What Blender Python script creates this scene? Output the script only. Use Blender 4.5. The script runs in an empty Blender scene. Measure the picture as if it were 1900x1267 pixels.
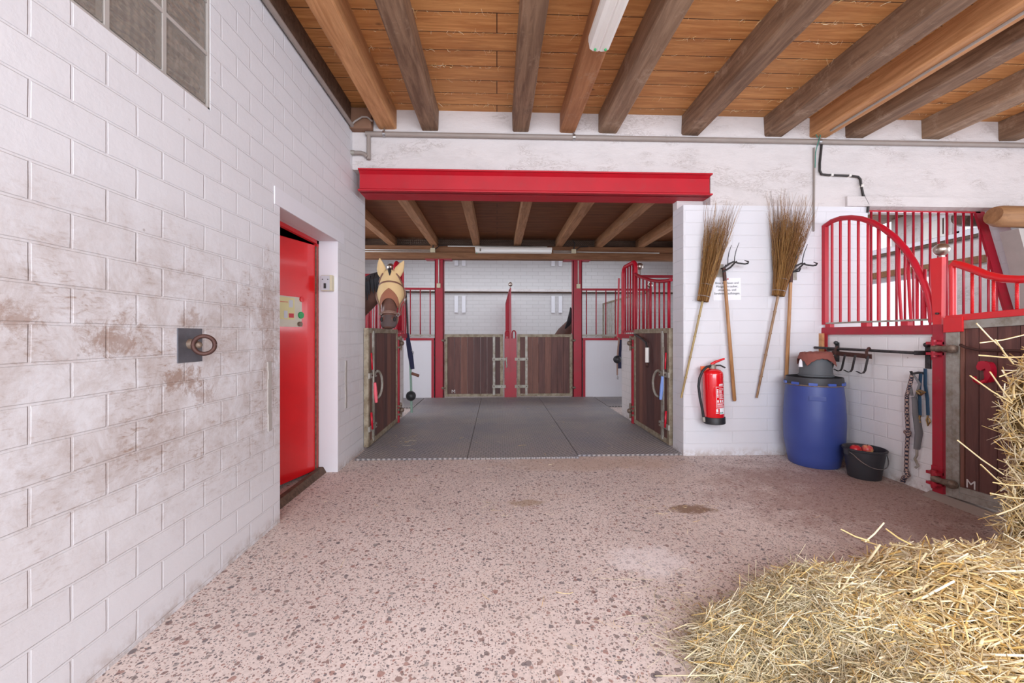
import bpy, bmesh, math, random
import numpy as np
from mathutils import Vector, Matrix
PI = math.pi
C = bpy.context.scene.collection
sc = bpy.context.scene
# ------------------------------------------------------------------ camera, sky, lights, exposure
CH = 1.23
cam = bpy.data.cameras.new('camera'); co = bpy.data.objects.new('camera', cam); C.objects.link(co)
cam.sensor_width = 36; cam.lens = 760 / 1900 * 36
cam.shift_y = (622 - 633.5) / 1900
cam.clip_start = 0.05
co.location = (0, 0, CH); co.rotation_euler = (PI / 2, 0, -0.0368)
sc.camera = co
sc.view_settings.view_transform = 'Standard'; sc.view_settings.look = 'None'
sc.view_settings.gamma = 1; sc.view_settings.use_curve_mapping = False
sc.view_settings.exposure = 0.0
w = bpy.data.worlds.new('world'); sc.world = w; w.use_nodes = True
wn = w.node_tree.nodes; wl = w.node_tree.links
bg = wn['Background']
tc = wn.new('ShaderNodeTexCoord'); nz = wn.new('ShaderNodeTexNoise'); nz.inputs['Scale'].default_value = 2.2
cr = wn.new('ShaderNodeValToRGB'); cr.color_ramp.elements[0].position = .35; cr.color_ramp.elements[1].position = .65
cr.color_ramp.elements[0].color = (.72, .82, 1, 1); cr.color_ramp.elements[1].color = (1, 1, 1, 1)
wl.new(tc.outputs['Generated'], nz.inputs['Vector']); wl.new(nz.outputs['Fac'], cr.inputs['Fac'])
wl.new(cr.outputs['Color'], bg.inputs['Color']); bg.inputs['Strength'].default_value = 1.7

def area(name, loc, rot, sx, sy, power, col=(1, 1, 1)):
    l = bpy.data.lights.new(name, 'AREA'); l.shape = 'RECTANGLE'; l.size = sx; l.size_y = sy
    l.energy = power; l.color = col
    o = bpy.data.objects.new(name, l); C.objects.link(o); o.location = loc; o.rotation_euler = rot
    return o
DAY = (.88, .935, 1.03)
# daylight through the wide open stable doors behind the camera
area('daylight_front_door', (1.1, -2.6, 2.1), (PI / 2 - .30, 0, 0), 4.9, 2.2, 330, DAY)
# daylight of the right stall windows; left lamp is fill added out of sight
area('daylight_stall_window', (6.25, 1.6, 1.9), (PI / 2, 0, PI / 2), 3.6, 1.5, 55, DAY)
area('fill_left_stalls', (-4.3, 6.2, 2.1), (PI / 2, 0, -PI / 2), 4.0, 1.5, 110, DAY)
area('daylight_right_stalls', (6.35, 6.9, 1.65), (PI / 2, 0, PI / 2), 3.0, 1.0, 50, DAY)
# fill added before the glass block window to brighten the right low wall
area('fill_left_wall', (-1.36, .48, 2.76), (PI / 2 - .25, 0, -PI / 2), .95, .72, 40, DAY)
# added overhead fill lamps for the rear rooms, set at invented ceiling openings
area('fill_rear_stalls', (.3, 10.0, 3.6), (0, 0, 0), 7.4, 1.5, 70, DAY)
area('fill_rear_right', (5.35, 6.3, 3.12), (0, 0, 0), 1.2, 3.0, 26, DAY)

# ------------------------------------------------------------------ mesh helpers
def rgb(h):
    h = h.lstrip('#'); v = [int(h[i:i + 2], 16) / 255 for i in (0, 2, 4)]
    return tuple((c / 12.92 if c <= .04045 else ((c + .055) / 1.055) ** 2.4) for c in v) + (1,)

class MB:
    def __init__(s): s.v = []; s.f = []; s.s = []
    def add(s, vs, fs, sm=False, M=None):
        b = len(s.v)
        for p in vs:
            p = Vector(p)
            s.v.append(tuple(M @ p) if M else tuple(p))
        for f in fs: s.f.append(tuple(b + i for i in f)); s.s.append(sm)
        return s
    def box(s, x0, x1, y0, y1, z0, z1, M=None, bev=0):
        if bev <= 0:
            vs = [(x, y, z) for x in (x0, x1) for y in (y0, y1) for z in (z0, z1)]
            fs = [(0, 1, 3, 2), (4, 6, 7, 5), (0, 4, 5, 1), (2, 3, 7, 6), (0, 2, 6, 4), (1, 5, 7, 3)]
            return s.add(vs, fs, False, M)
        bm = bmesh.new(); bmesh.ops.create_cube(bm, size=1)
        for v in bm.verts:
            v.co = Vector(((x0 + x1) / 2 + v.co.x * (x1 - x0), (y0 + y1) / 2 + v.co.y * (y1 - y0), (z0 + z1) / 2 + v.co.z * (z1 - z0)))
        bmesh.ops.bevel(bm, geom=bm.edges[:], offset=bev, segments=2, affect='EDGES', profile=.7)
        return s.bm(bm, False, M)
    def bm(s, bm, sm=False, M=None):
        bm.verts.index_update()
        s.add([v.co.copy() for v in bm.verts], [[v.index for v in f.verts] for f in bm.faces], sm, M)
        bm.free(); return s
    def tube(s, pts, r, n=8, cap=True, M=None, flat=1.0, up=None):
        pts = [Vector(p) for p in pts]; m = len(pts)
        rs = r if isinstance(r, (list, tuple)) else [r] * m
        vs = []; fs = []; prev = None
        for i, p in enumerate(pts):
            t = (pts[min(i + 1, m - 1)] - pts[max(i - 1, 0)]).normalized()
            if prev is None:
                a = Vector(up) if up else (Vector((0, 0, 1)) if abs(t.z) < .9 else Vector((1, 0, 0)))
            else: a = prev
            x = (a - t * a.dot(t))
            if x.length < 1e-5: x = t.orthogonal()
            x.normalize(); prev = x; y = t.cross(x)
            for k in range(n):
                an = 2 * PI * k / n
                vs.append(p + x * (math.cos(an) * rs[i]) + y * (math.sin(an) * rs[i] * flat))
        for i in range(m - 1):
            for k in range(n):
                a = i * n + k; b = i * n + (k + 1) % n
                fs.append((a, b, b + n, a + n))
        s.add(vs, fs, True, M)
        if cap:
            b = len(s.v) - m * n
            s.f.append(tuple(b + k for k in reversed(range(n)))); s.s.append(False)
            s.f.append(tuple(b + (m - 1) * n + k for k in range(n))); s.s.append(False)
        return s
    def lathe(s, prof, cx=0, cy=0, n=32, M=None, sm=True):
        vs = []; fs = []
        for r, z in prof:
            for k in range(n):
                a = 2 * PI * k / n; vs.append((cx + r * math.cos(a), cy + r * math.sin(a), z))
        for i in range(len(prof) - 1):
            for k in range(n):
                a = i * n + k; b = i * n + (k + 1) % n
                fs.append((a, b, b + n, a + n))
        return s.add(vs, fs, sm, M)
    def prism(s, poly, d, M=None):       # poly: 3-D points, d: extrusion vector
        n = len(poly); d = Vector(d)
        vs = [Vector(p) for p in poly] + [Vector(p) + d for p in poly]
        fs = [tuple(range(n)), tuple(reversed(range(n, 2 * n)))]
        fs += [((i + 1) % n, i, i + n, (i + 1) % n + n) for i in range(n)]
        return s.add(vs, fs, False, M)
    def sph(s, c, r, n=16, M=None, sc_=(1, 1, 1)):
        bm = bmesh.new(); bmesh.ops.create_uvsphere(bm, u_segments=n, v_segments=n // 2 + 2, radius=r)
        for v in bm.verts: v.co = Vector((v.co.x * sc_[0], v.co.y * sc_[1], v.co.z * sc_[2])) + Vector(c)
        return s.bm(bm, True, M)

def build(name, mb, m, parent=None):
    me = bpy.data.meshes.new(name)
    off = Vector((0, 0, 0))
    p = parent
    while p is not None: off += Vector(p.location); p = p.parent
    me.from_pydata([tuple(Vector(v) - off) for v in mb.v], [], mb.f)
    me.polygons.foreach_set('use_smooth', mb.s)
    bmm = bmesh.new(); bmm.from_mesh(me); bmesh.ops.recalc_face_normals(bmm, faces=bmm.faces[:])
    for e_ in bmm.edges:
        if len(e_.link_faces) == 2 and e_.calc_face_angle(0) > .75: e_.smooth = False
    bmm.to_mesh(me); bmm.free()
    me.materials.append(m); me.update()
    o = bpy.data.objects.new(name, me); C.objects.link(o)
    if parent is not None: o.parent = parent
    return o
def tag(o, label, cat, group=None, kind=None):
    o['label'] = label; o['category'] = cat
    if group: o['group'] = group
    if kind: o['kind'] = kind
    return o
def thing(name, label, cat, loc=(0, 0, 0), group=None):
    o = bpy.data.objects.new(name, None); C.objects.link(o); o.location = loc
    o.empty_display_size = .1
    return tag(o, label, cat, group)
def struct(name, mb, m, label=None):
    o = build(name, mb, m); o['kind'] = 'structure'
    if label: o['label'] = label
    return o
def copy_tree(o, parent=None):
    c = o.copy(); C.objects.link(c)
    if parent is not None: c.parent = parent
    for ch in list(o.children): copy_tree(ch, c)
    return c

# ------------------------------------------------------------------ materials
class NT:
    def __init__(s, name):
        s.m = bpy.data.materials.new(name); s.m.use_nodes = True
        s.t = s.m.node_tree; s.b = s.t.nodes['Principled BSDF']
        s.tc = s.t.nodes.new('ShaderNodeTexCoord')
    def n(s, ty, **kw):
        nd = s.t.nodes.new(ty)
        for k, v in kw.items():
            if hasattr(nd, k): setattr(nd, k, v)
            else: nd.inputs[k.replace('_', ' ')].default_value = v
        return nd
    def l(s, a, b): s.t.links.new(a, b)
    def mapping(s, scale=(1, 1, 1), rot=(0, 0, 0), src='Object'):
        mp = s.n('ShaderNodeMapping'); mp.inputs['Scale'].default_value = scale; mp.inputs['Rotation'].default_value = rot
        s.l(s.tc.outputs[src], mp.inputs['Vector']); return mp.outputs['Vector']
    def noise(s, vec, scale, detail=3, rough=.55, dist=0):
        nd = s.n('ShaderNodeTexNoise'); nd.inputs['Scale'].default_value = scale; nd.inputs['Detail'].default_value = detail
        nd.inputs['Roughness'].default_value = rough; nd.inputs['Distortion'].default_value = dist
        if vec is not None: s.l(vec, nd.inputs['Vector'])
        return nd.outputs['Fac']
    def ramp(s, fac, stops, inter='LINEAR'):
        nd = s.n('ShaderNodeValToRGB'); r = nd.color_ramp; r.interpolation = inter
        while len(r.elements) < len(stops): r.elements.new(.5)
        for e, (p, c) in zip(r.elements, stops): e.position = p; e.color = c if len(c) == 4 else tuple(c) + (1,)
        s.l(fac, nd.inputs['Fac']); return nd.outputs['Color']
    def mix(s, fac, a, b, mode='MIX'):
        nd = s.n('ShaderNodeMix'); nd.data_type = 'RGBA'; nd.blend_type = mode
        for inp, v in ((nd.inputs[0], fac), (nd.inputs[6], a), (nd.inputs[7], b)):
            if hasattr(v, 'links') or hasattr(v, 'is_linked'): s.l(v, inp)
            elif isinstance(v, (int, float)): inp.default_value = v
            else: inp.default_value = v
        return nd.outputs[2]
    def math(s, op, a, b=0, c=None):
        nd = s.n('ShaderNodeMath'); nd.operation = op
        for inp, v in zip(nd.inputs, (a, b, c)):
            if v is None: continue
            if isinstance(v, (int, float)): inp.default_value = v
            else: s.l(v, inp)
        return nd.outputs[0]
    def bump(s, h, strength=.3, dist=.01, prev=None):
        nd = s.n('ShaderNodeBump'); nd.inputs['Strength'].default_value = strength; nd.inputs['Distance'].default_value = dist
        s.l(h, nd.inputs['Height'])
        if prev is not None: s.l(prev, nd.inputs['Normal'])
        s.l(nd.outputs['Normal'], s.b.inputs['Normal']); return nd.outputs['Normal']
    def col(s, c):
        if hasattr(c, 'is_linked'): s.l(c, s.b.inputs['Base Color'])
        else: s.b.inputs['Base Color'].default_value = c
    def set(s, **kw):
        for k, v in kw.items():
            inp = s.b.inputs[k.replace('_', ' ')]
            if hasattr(v, 'is_linked'): s.l(v, inp)
            else: inp.default_value = v
        return s

W4 = (1, 1, 1, 1); K4 = (0, 0, 0, 1)
def wallcoord(t):
    g = t.n('ShaderNodeNewGeometry'); sn = t.n('ShaderNodeSeparateXYZ'); t.l(g.outputs['True Normal'], sn.inputs[0])
    ax = t.math('GREATER_THAN', t.math('ABSOLUTE', sn.outputs[0]), .5)
    sp = t.n('ShaderNodeSeparateXYZ'); t.l(t.tc.outputs['Object'], sp.inputs[0])
    inv = t.math('SUBTRACT', 1, ax)
    u = t.math('ADD', t.math('MULTIPLY', sp.outputs[0], inv), t.math('MULTIPLY', sp.outputs[1], ax))
    cb = t.n('ShaderNodeCombineXYZ'); t.l(u, cb.inputs[0]); t.l(sp.outputs[2], cb.inputs[1])
    return cb.outputs[0], sp
def m_block(name, bl=.25, bh=.125, off=.5, base='#e9e4e5', dirt=0.0, groove=.35, mortar=.006, zshift=0.0, ushift=0.0, dark_mortar=.0, far=False):
    t = NT(name); v, sp = wallcoord(t)
    mp = t.n('ShaderNodeMapping'); mp.inputs['Location'].default_value = (ushift, zshift, 0); t.l(v, mp.inputs[0])
    # slight waviness of the joints
    nw = t.n('ShaderNodeTexNoise'); nw.inputs['Scale'].default_value = 6; t.l(t.tc.outputs['Object'], nw.inputs['Vector'])
    vm = t.n('ShaderNodeVectorMath'); vm.operation = 'SCALE'; vm.inputs['Scale'].default_value = .006; t.l(nw.outputs['Color'], vm.inputs[0])
    va = t.n('ShaderNodeVectorMath'); va.operation = 'ADD'; t.l(mp.outputs[0], va.inputs[0]); t.l(vm.outputs[0], va.inputs[1])
    br = t.n('ShaderNodeTexBrick'); br.offset = off; br.inputs['Scale'].default_value = 1
    br.inputs['Brick Width'].default_value = bl; br.inputs['Row Height'].default_value = bh
    br.inputs['Mortar Size'].default_value = mortar; br.inputs['Mortar Smooth'].default_value = .5
    br.inputs['Color1'].default_value = (.0, .0, .0, 1); br.inputs['Color2'].default_value = (1, 1, 1, 1); br.inputs['Mortar'].default_value = (.5, .5, .5, 1)
    t.l(va.outputs[0], br.inputs['Vector'])
    b = rgb(base)
    tone = t.noise(t.mapping((1, 1, 1)), 1.3, 4, .6)
    c = t.mix(t.math('MULTIPLY', tone, .5), b, tuple(x * .93 for x in b[:3]) + (1,))
    cc = t.mix(.05, c, br.outputs['Color'], 'SOFT_LIGHT')
    if dark_mortar: cc = t.mix(t.math('MULTIPLY', br.outputs['Fac'], dark_mortar), cc, (.28, .25, .24, 1))
    # dirt specks
    vo = t.n('ShaderNodeTexVoronoi'); vo.inputs['Scale'].default_value = 9; t.l(t.tc.outputs['Object'], vo.inputs['Vector'])
    sp1 = t.ramp(vo.outputs['Distance'], [(.035, W4), (.07, K4)])
    spm = t.math('MULTIPLY', sp1, t.ramp(t.noise(t.mapping(), 2.1, 2), [(.5, K4), (.62, W4)]))
    cc = t.mix(t.math('MULTIPLY', spm, .45), cc, rgb('#7a6a60'))
    if dirt:
        # brownish rubbing marks in the band horses and hands reach
        z = sp.outputs[2]
        band = t.math('MULTIPLY', t.ramp(z, [(.25, K4), (.75, W4)]), t.ramp(t.math('MULTIPLY', z, .5), [(.72, W4), (.92, K4)]))
        far_ = t.ramp(t.math('MULTIPLY', sp.outputs[1], .25), [(.2, (.6, .6, .6)), (.4, W4), (.69, W4), (.75, (.15, .15, .15))])
        d1 = t.ramp(t.noise(t.mapping((1, 1, 1)), 4.0, 8, .75, .6), [(.44, K4), (.62, W4)])
        d2 = t.ramp(t.noise(t.mapping((1, 1, 3.2)), 16, 6, .7, 1.2), [(.5, K4), (.7, W4)])
        dd = t.math('MULTIPLY', t.math('MULTIPLY', band, far_), t.math('MULTIPLY', d1, t.math('ADD', .25, d2)))
        cc = t.mix(t.math('MULTIPLY', dd, dirt), cc, rgb('#9a8070'))
        d3 = t.ramp(t.noise(t.mapping((2, 2, 2)), 2.6, 9, .8, .5), [(.4, K4), (.75, W4)])
        cc = t.mix(t.math('MULTIPLY', t.math('MULTIPLY', t.math('MULTIPLY', band, far_), d3), dirt * .8), cc, rgb('#a8958a'))
    if dirt:
        for cy_, cz_, ry_, rz_, am in ((1.93, 1.03, .20, .07, .9), (1.60, 1.22, .16, .10, .8), (2.05, .93, .10, .06, .7), (2.62, 1.30, .12, .5, .55), (1.97, 1.30, .10, .06, .6), (1.25, 1.28, .12, .06, .7), (1.75, .78, .2, .06, .4)):
            dy_ = t.math('DIVIDE', t.math('SUBTRACT', sp.outputs[1], cy_), ry_); dz_ = t.math('DIVIDE', t.math('SUBTRACT', sp.outputs[2], cz_), rz_)
            q_ = t.math('ADD', t.math('ADD', t.math('MULTIPLY', dy_, dy_), t.math('MULTIPLY', dz_, dz_)), t.math('MULTIPLY', t.math('SUBTRACT', t.noise(t.mapping(), 17, 8, .8, .5), .47), 7.0))
            cc = t.mix(t.math('MULTIPLY', t.ramp(q_, [(.1, W4), (1.0, K4)]), am * .75), cc, rgb('#8f6c54'))
    # splash dirt by the floor
    low = t.ramp(sp.outputs[2], [(.0, W4), (.09, K4)])
    ln = t.ramp(t.noise(t.mapping(), 14, 5, .7), [(.42, K4), (.6, W4)])
    cc = t.mix(t.math('MULTIPLY', t.math('MULTIPLY', low, ln), .6), cc, rgb('#9c8472'))
    t.col(cc)
    g = t.math('SUBTRACT', 1, br.outputs['Fac'])
    n1 = t.bump(g, groove, .012)
    fine = t.noise(t.mapping(), 55, 5, .65); big = t.noise(t.mapping(), 7, 3)
    t.bump(t.math('ADD', t.math('MULTIPLY', fine, .35), big), .22, .012, n1)
    t.set(Roughness=.55); t.b.inputs['Specular IOR Level'].default_value = .35
    return t.m
def m_plaster(name, base='#d6cfcd'):
    t = NT(name); b = rgb(base)
    tone = t.noise(t.mapping((1, 1, 2.2)), 2.2, 6, .65)
    c = t.mix(t.ramp(tone, [(.45, K4), (.75, (.8, .8, .8))]), b, tuple(x * .86 for x in b[:3]) + (1,))
    cr = t.noise(t.mapping((1, 1, 3.5)), 5, 8, .8, 1.6)
    ck = t.ramp(t.math('ABSOLUTE', t.math('SUBTRACT', cr, .5)), [(.0, W4), (.02, K4)])
    ck = t.math('MULTIPLY', ck, t.ramp(t.noise(t.mapping((1, 1, 2)), 2.5, 2), [(.52, K4), (.62, W4)]))
    c = t.mix(t.math('MULTIPLY', ck, .75), c, rgb('#7c6557'))
    t.col(c); t.bump(t.noise(t.mapping((1, 1, 2)), 6, 8, .7), .5, .03); t.set(Roughness=.7)
    return t.m
def m_wood(name, c1, c2, axis='y', scale=1.0, rough=.7, worn=None, knots=True, bump=.3):
    t = NT(name)
    sc_ = {'x': (1.2, 14, 14), 'y': (14, 1.2, 14), 'z': (14, 14, 1.2)}[axis]
    sc_ = tuple(q * scale for q in sc_)
    g = t.noise(t.mapping(sc_), 1.6, 7, .7, .6)
    oi = t.n('ShaderNodeObjectInfo')
    c = t.mix(t.ramp(g, [(.38, K4), (.60, W4)]), rgb(c1), rgb(c2))
    big = t.noise(t.mapping(tuple(q * .12 for q in sc_)), 2, 3)
    c = t.mix(t.math('MULTIPLY', t.ramp(big, [(.4, K4), (.65, W4)]), .4), c, tuple(x * .7 for x in rgb(c1)[:3]) + (1,))
    if worn:
        wn_ = t.ramp(t.noise(t.mapping((3, 3, 3)), 1.4, 7, .75), [(.55, K4), (.7, W4)])
        c = t.mix(t.math('MULTIPLY', wn_, .6), c, rgb(worn))
    if knots:
        vo = t.n('ShaderNodeTexVoronoi'); vo.inputs['Scale'].default_value = 2.6
        k = {'x': (.5, 1.6, 1.6), 'y': (1.6, .5, 1.6), 'z': (1.6, 1.6, .5)}[axis]
        t.l(t.mapping(k), vo.inputs['Vector'])
        c = t.mix(t.math('MULTIPLY', t.ramp(vo.outputs['Distance'], [(.03, W4), (.07, K4)]), .7), c, tuple(x * .35 for x in rgb(c1)[:3]) + (1,))
    t.col(c); t.bump(g, bump, .006); t.set(Roughness=rough)
    return t.m
def m_boards(name, c1, c2, width=.19, length=11):
    """ceiling boards running along x"""
    t = NT(name)
    br = t.n('ShaderNodeTexBrick'); br.offset = .37; br.inputs['Scale'].default_value = 1
    br.inputs['Brick Width'].default_value = length; br.inputs['Row Height'].default_value = width
    br.inputs['Mortar Size'].default_value = .004; br.inputs['Mortar Smooth'].default_value = .3
    br.inputs['Color1'].default_value = K4; br.inputs['Color2'].default_value = W4; br.inputs['Mortar'].default_value = (.5, .5, .5, 1)
    t.l(t.tc.outputs['Object'], br.inputs['Vector'])
    g = t.noise(t.mapping((1.5, 22, 1)), 1.3, 7, .65, .8)
    c = t.mix(t.ramp(g, [(.36, K4), (.62, W4)]), rgb(c1), rgb(c2))
    c = t.mix(t.math('MULTIPLY', br.outputs['Color'], .6), c, tuple(x * .6 for x in rgb(c1)[:3]) + (1,))
    vo = t.n('ShaderNodeTexVoronoi'); vo.inputs['Scale'].default_value = 3.2; t.l(t.mapping((.7, 1.3, 1)), vo.inputs['Vector'])
    c = t.mix(t.math('MULTIPLY', t.ramp(vo.outputs['Distance'], [(.03, W4), (.08, K4)]), .75), c, rgb('#5d3419'))
    st = t.ramp(t.noise(t.mapping((1, 5, 1)), 1.1, 5, .7), [(.52, K4), (.75, W4)])
    c = t.mix(t.math('MULTIPLY', st, .5), c, rgb('#8a5a36'))
    gap = br.outputs['Fac']
    c = t.mix(gap, c, rgb('#4a2c18'))
    t.col(c); n1 = t.bump(t.math('SUBTRACT', 1, gap), .5, .012); t.bump(g, .2, .004, n1); t.set(Roughness=.65)
    return t.m
def m_paint(name, c, rough=.3, chips=None, chipcol='#b9a79a', wear=.0, coat=0, dirtcol=None):
    t = NT(name); b = rgb(c)
    col = t.mix(t.ramp(t.noise(t.mapping(), 3, 4), [(.35, K4), (.7, (.6, .6, .6))]), b, tuple(x * .78 for x in b[:3]) + (1,))
    if dirtcol:
        col = t.mix(t.math('MULTIPLY', t.ramp(t.noise(t.mapping(), 9, 7, .75), [(.5, K4), (.72, W4)]), .5), col, rgb(dirtcol))
    if chips:
        n = t.ramp(t.noise(t.mapping(), chips, 8, .72), [(.66 - wear, K4), (.68 - wear, W4)])
        col = t.mix(n, col, rgb(chipcol))
    t.col(col); t.bump(t.noise(t.mapping(), 60, 3), .06, .004); t.set(Roughness=rough)
    if coat: t.b.inputs['Coat Weight'].default_value = coat; t.b.inputs['Coat Roughness'].default_value = .08
    return t.m
def m_metal(name, c, rough=.45, metal=.8, c2=None, scale=12):
    t = NT(name); b = rgb(c); b2 = rgb(c2) if c2 else tuple(x * .7 for x in b[:3]) + (1,)
    n = t.noise(t.mapping(), scale, 6, .7)
    t.col(t.mix(t.ramp(n, [(.4, K4), (.65, W4)]), b, b2)); t.bump(n, .12, .003)
    t.set(Roughness=rough, Metallic=metal); return t.m
def m_plain(name, c, rough=.6, metal=0, var=.15, bump=.1, bscale=40):
    t = NT(name); b = rgb(c)
    n = t.noise(t.mapping(), 8, 4)
    t.col(t.mix(t.math('MULTIPLY', n, var * 2), b, tuple(x * .6 for x in b[:3]) + (1,)))
    t.bump(t.noise(t.mapping(), bscale, 4), bump, .004); t.set(Roughness=rough, Metallic=metal); return t.m

M = {}
M['block_left'] = m_block('painted_block_left', .25, .125, .5, '#dcdbde', dirt=1.0, groove=.55, zshift=-.02, ushift=.19)
M['block_front'] = m_block('painted_block_front', .495, .1255, .26, '#dddce0', groove=.5, mortar=.004, ushift=.06)
M['block_low'] = m_block('painted_block_low', .26, .125, .5, '#efecec', groove=.55, mortar=.006, zshift=.03, ushift=-.04)
M['block_far'] = m_block('painted_brick_far', .344, .106, .5, '#cbc8c8', groove=.4, mortar=.006, dark_mortar=.35)
M['block_mid'] = m_block('painted_brick_mid', .12, .1, .5, '#e2dcda', groove=.4, mortar=.005, dark_mortar=.2)
M['plaster'] = m_plaster('rough_white_plaster')
M['plaster_smooth'] = m_plain('smooth_white_paint', '#e0dfe4', .6, var=.04)
M['boards'] = m_boards('ceiling_boards', '#dca062', '#b87840')
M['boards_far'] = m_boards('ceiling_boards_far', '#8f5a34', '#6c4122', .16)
M['beam_brown'] = m_wood('beam_weathered_brown', '#94755c', '#6a4e3a', 'y', worn='#b89e86', bump=.6)
M['beam_orange'] = m_wood('beam_orange_pine', '#cf9868', '#b07a4c', 'y')
M['beam_red'] = m_wood('beam_reddish', '#b88258', '#99643f', 'y', worn='#b99c84')
M['beam_mid'] = m_wood('beam_dusty', '#a4866c', '#7e624c', 'y', worn='#c4ae98', bump=.6)
M['beam_rear'] = m_wood('rear_joist_wood', '#b5855f', '#8f6442', 'y', worn='#a88a72')
M['beam_x'] = m_wood('cross_beam_wood', '#8f6443', '#73492b', 'x')
M['wood_dark'] = m_wood('dark_old_timber', '#6b5343', '#4a382c', 'x')
M['log'] = m_wood('log_wood', '#a87c52', '#8a6240', 'x', scale=.6)
M['red'] = m_paint('red_steel_paint', '#c2132c', .38, chips=30, chipcol='#d0a8a0', wear=-.07)
M['red_worn'] = m_paint('worn_red_steel_paint', '#ad1a30', .42, chips=18, chipcol='#c9b0a8', wear=-.03, dirtcol='#7e4037')
M['red_beam'] = m_paint('red_beam_paint', '#bc0a22', .5, chips=55, chipcol='#d07a76', wear=-.06, dirtcol='#a62a32')
M['red_bright'] = m_paint('bright_red_gate_paint', '#dc1f26', .32, chips=40, chipcol='#a8605c', wear=-.06)
M['red_hook'] = m_paint('dark_red_cast_paint', '#b81430', .3)
M['door_red'] = m_paint('glossy_red_door', '#dc1d22', .3, chips=26, chipcol='#e8b8b0', wear=-.05, coat=.6)
M['frame_red'] = m_paint('door_frame_red', '#cc2228', .4, chips=30, chipcol='#8a5f4c', wear=.02)
M['ext_red'] = m_paint('extinguisher_red', '#e01220', .18, coat=.8)
M['galv'] = m_metal('weathered_galvanised', '#aeaaa2', .55, .45, '#8b8272', 10)
M['galv_dirty'] = m_metal('dirty_galvanised', '#a59a86', .65, .25, '#7c6c56', 12)
M['iron'] = m_metal('dark_iron', '#4c4a4b', .5, .6, '#332f2f', 20)
M['rust'] = m_metal('rusty_iron', '#573c35', .6, .5, '#4a2f2a', 30)
M['rustgrey'] = m_metal('rusty_grey_iron', '#8c7c6e', .6, .5, '#6a5548', 30)
M['chrome'] = m_metal('brushed_steel_ball', '#c9bcb2', .3, .95, '#a89a90', 6)
M['plank'] = m_wood('red_brown_plank', '#70473f', '#563530', 'z', knots=False, rough=.6, bump=.15)
M['plank_light'] = m_wood('warm_brown_plank', '#85584a', '#6e453a', 'z', knots=False, rough=.6, bump=.15)
M['plank_dark'] = m_wood('dark_brown_plank', '#5e3c38', '#4a2f2c', 'z', knots=False, rough=.6, bump=.15)
M['handle_wood'] = m_wood('handle_wood', '#bb8a5a', '#9c6c40', 'z', scale=2, knots=False, rough=.45)
M['bamboo'] = m_wood('bamboo_cane', '#b39a5f', '#94794a', 'z', scale=2, knots=False, rough=.4)
M['bamboo_brown'] = m_wood('brown_bamboo_cane', '#a8835a', '#7d5a3c', 'z', scale=2, knots=False, rough=.4)
M['pipe'] = m_plain('grey_brown_conduit', '#9d9189', .5, var=.3)
M['pipe_light'] = m_plain('light_grey_conduit', '#c5c0b8', .5)
M['black_cable'] = m_plain('black_cable', '#2a2422', .5)
M['rubber_black'] = m_plain('black_rubber', '#26262a', .5)
M['bucket_black'] = m_plain('black_bucket_rubber', '#35353a', .5, var=.2)
M['bucket_grey'] = m_plain('grey_bucket_rubber', '#5e6165', .6, var=.35)
M['barrel_blue'] = m_paint('blue_barrel_plastic', '#3c4d92', .42, chips=35, chipcol='#8f9ac0', wear=-.12)
M['barrel_lug'] = m_plain('bright_blue_plastic', '#4560b5', .4)
M['towel'] = m_plain('red_brown_towel', '#96584e', .95, var=.3, bump=.8, bscale=260)
M['apple'] = None
M['white_plastic'] = m_plain('white_plastic', '#e8e4dd', .4, var=.05)
M['paper'] = m_plain('white_paper', '#eeeef2', .6, var=.03)
M['ink'] = m_plain('black_ink', '#2c2c30', .7, var=.02)
M['chalk'] = m_plain('white_marker_paint', '#d8d4d2', .8, var=.1)
M['cream'] = m_plain('cream_mask_cloth', '#e6c692', .85, var=.2, bump=.4, bscale=120)
M['mesh_brown'] = m_plain('salmon_brown_mesh', '#a56a50', .8, var=.2, bump=.6, bscale=300)
M['leather'] = m_plain('tan_leather_strap', '#8d6e60', .5)
M['leather_dark'] = m_plain('brown_leather_strap', '#7a5140', .5)
M['mane'] = m_plain('black_horse_hair', '#1c1a20', .55, bump=.6, bscale=90)
M['navy'] = m_plain('navy_webbing', '#232544', .8)
M['blue_web'] = m_plain('blue_webbing', '#234560', .75)
M['grey_web'] = m_plain('grey_padded_strap', '#6e6c6e', .85)
M['brass'] = m_metal('brass_clip', '#b59a6a', .35, .9)
M['steel'] = m_metal('bright_steel_wire', '#b9b9bb', .3, .9)
M['pink_plastic'] = m_plain('pink_plastic', '#f06a78', .45, var=.05)
M['blue_plastic'] = m_plain('light_blue_plastic', '#7f9ad8', .45, var=.05)
M['orange'] = m_plain('orange_plastic', '#e8622c', .45, var=.05)
M['green_plastic'] = m_plain('green_plastic', '#2f9a58', .45, var=.05)
M['teal'] = m_plain('teal_ink', '#1f7f6c', .45, var=.05)
M['yellow_board'] = m_plain('pale_yellow_board', '#d6cb94', .4, var=.25)
M['worn_board'] = m_plain('worn_pale_board', '#cfc7b6', .4, var=.3)
M['panel_cream'] = m_plain('cream_switch_box', '#cfc6a8', .45, var=.08)
M['panel_grey'] = m_plain('grey_switch_face', '#bfc0c6', .4, var=.05)
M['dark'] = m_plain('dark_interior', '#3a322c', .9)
M['concrete'] = m_plain('grey_concrete', '#b5aea8', .85, var=.3, bump=.3)
M['threshold'] = m_plain('concrete_threshold', '#a8998f', .85, var=.3, bump=.3)
M['outside_wall'] = m_plain('outside_render', '#d8d4cf', .8)

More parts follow.
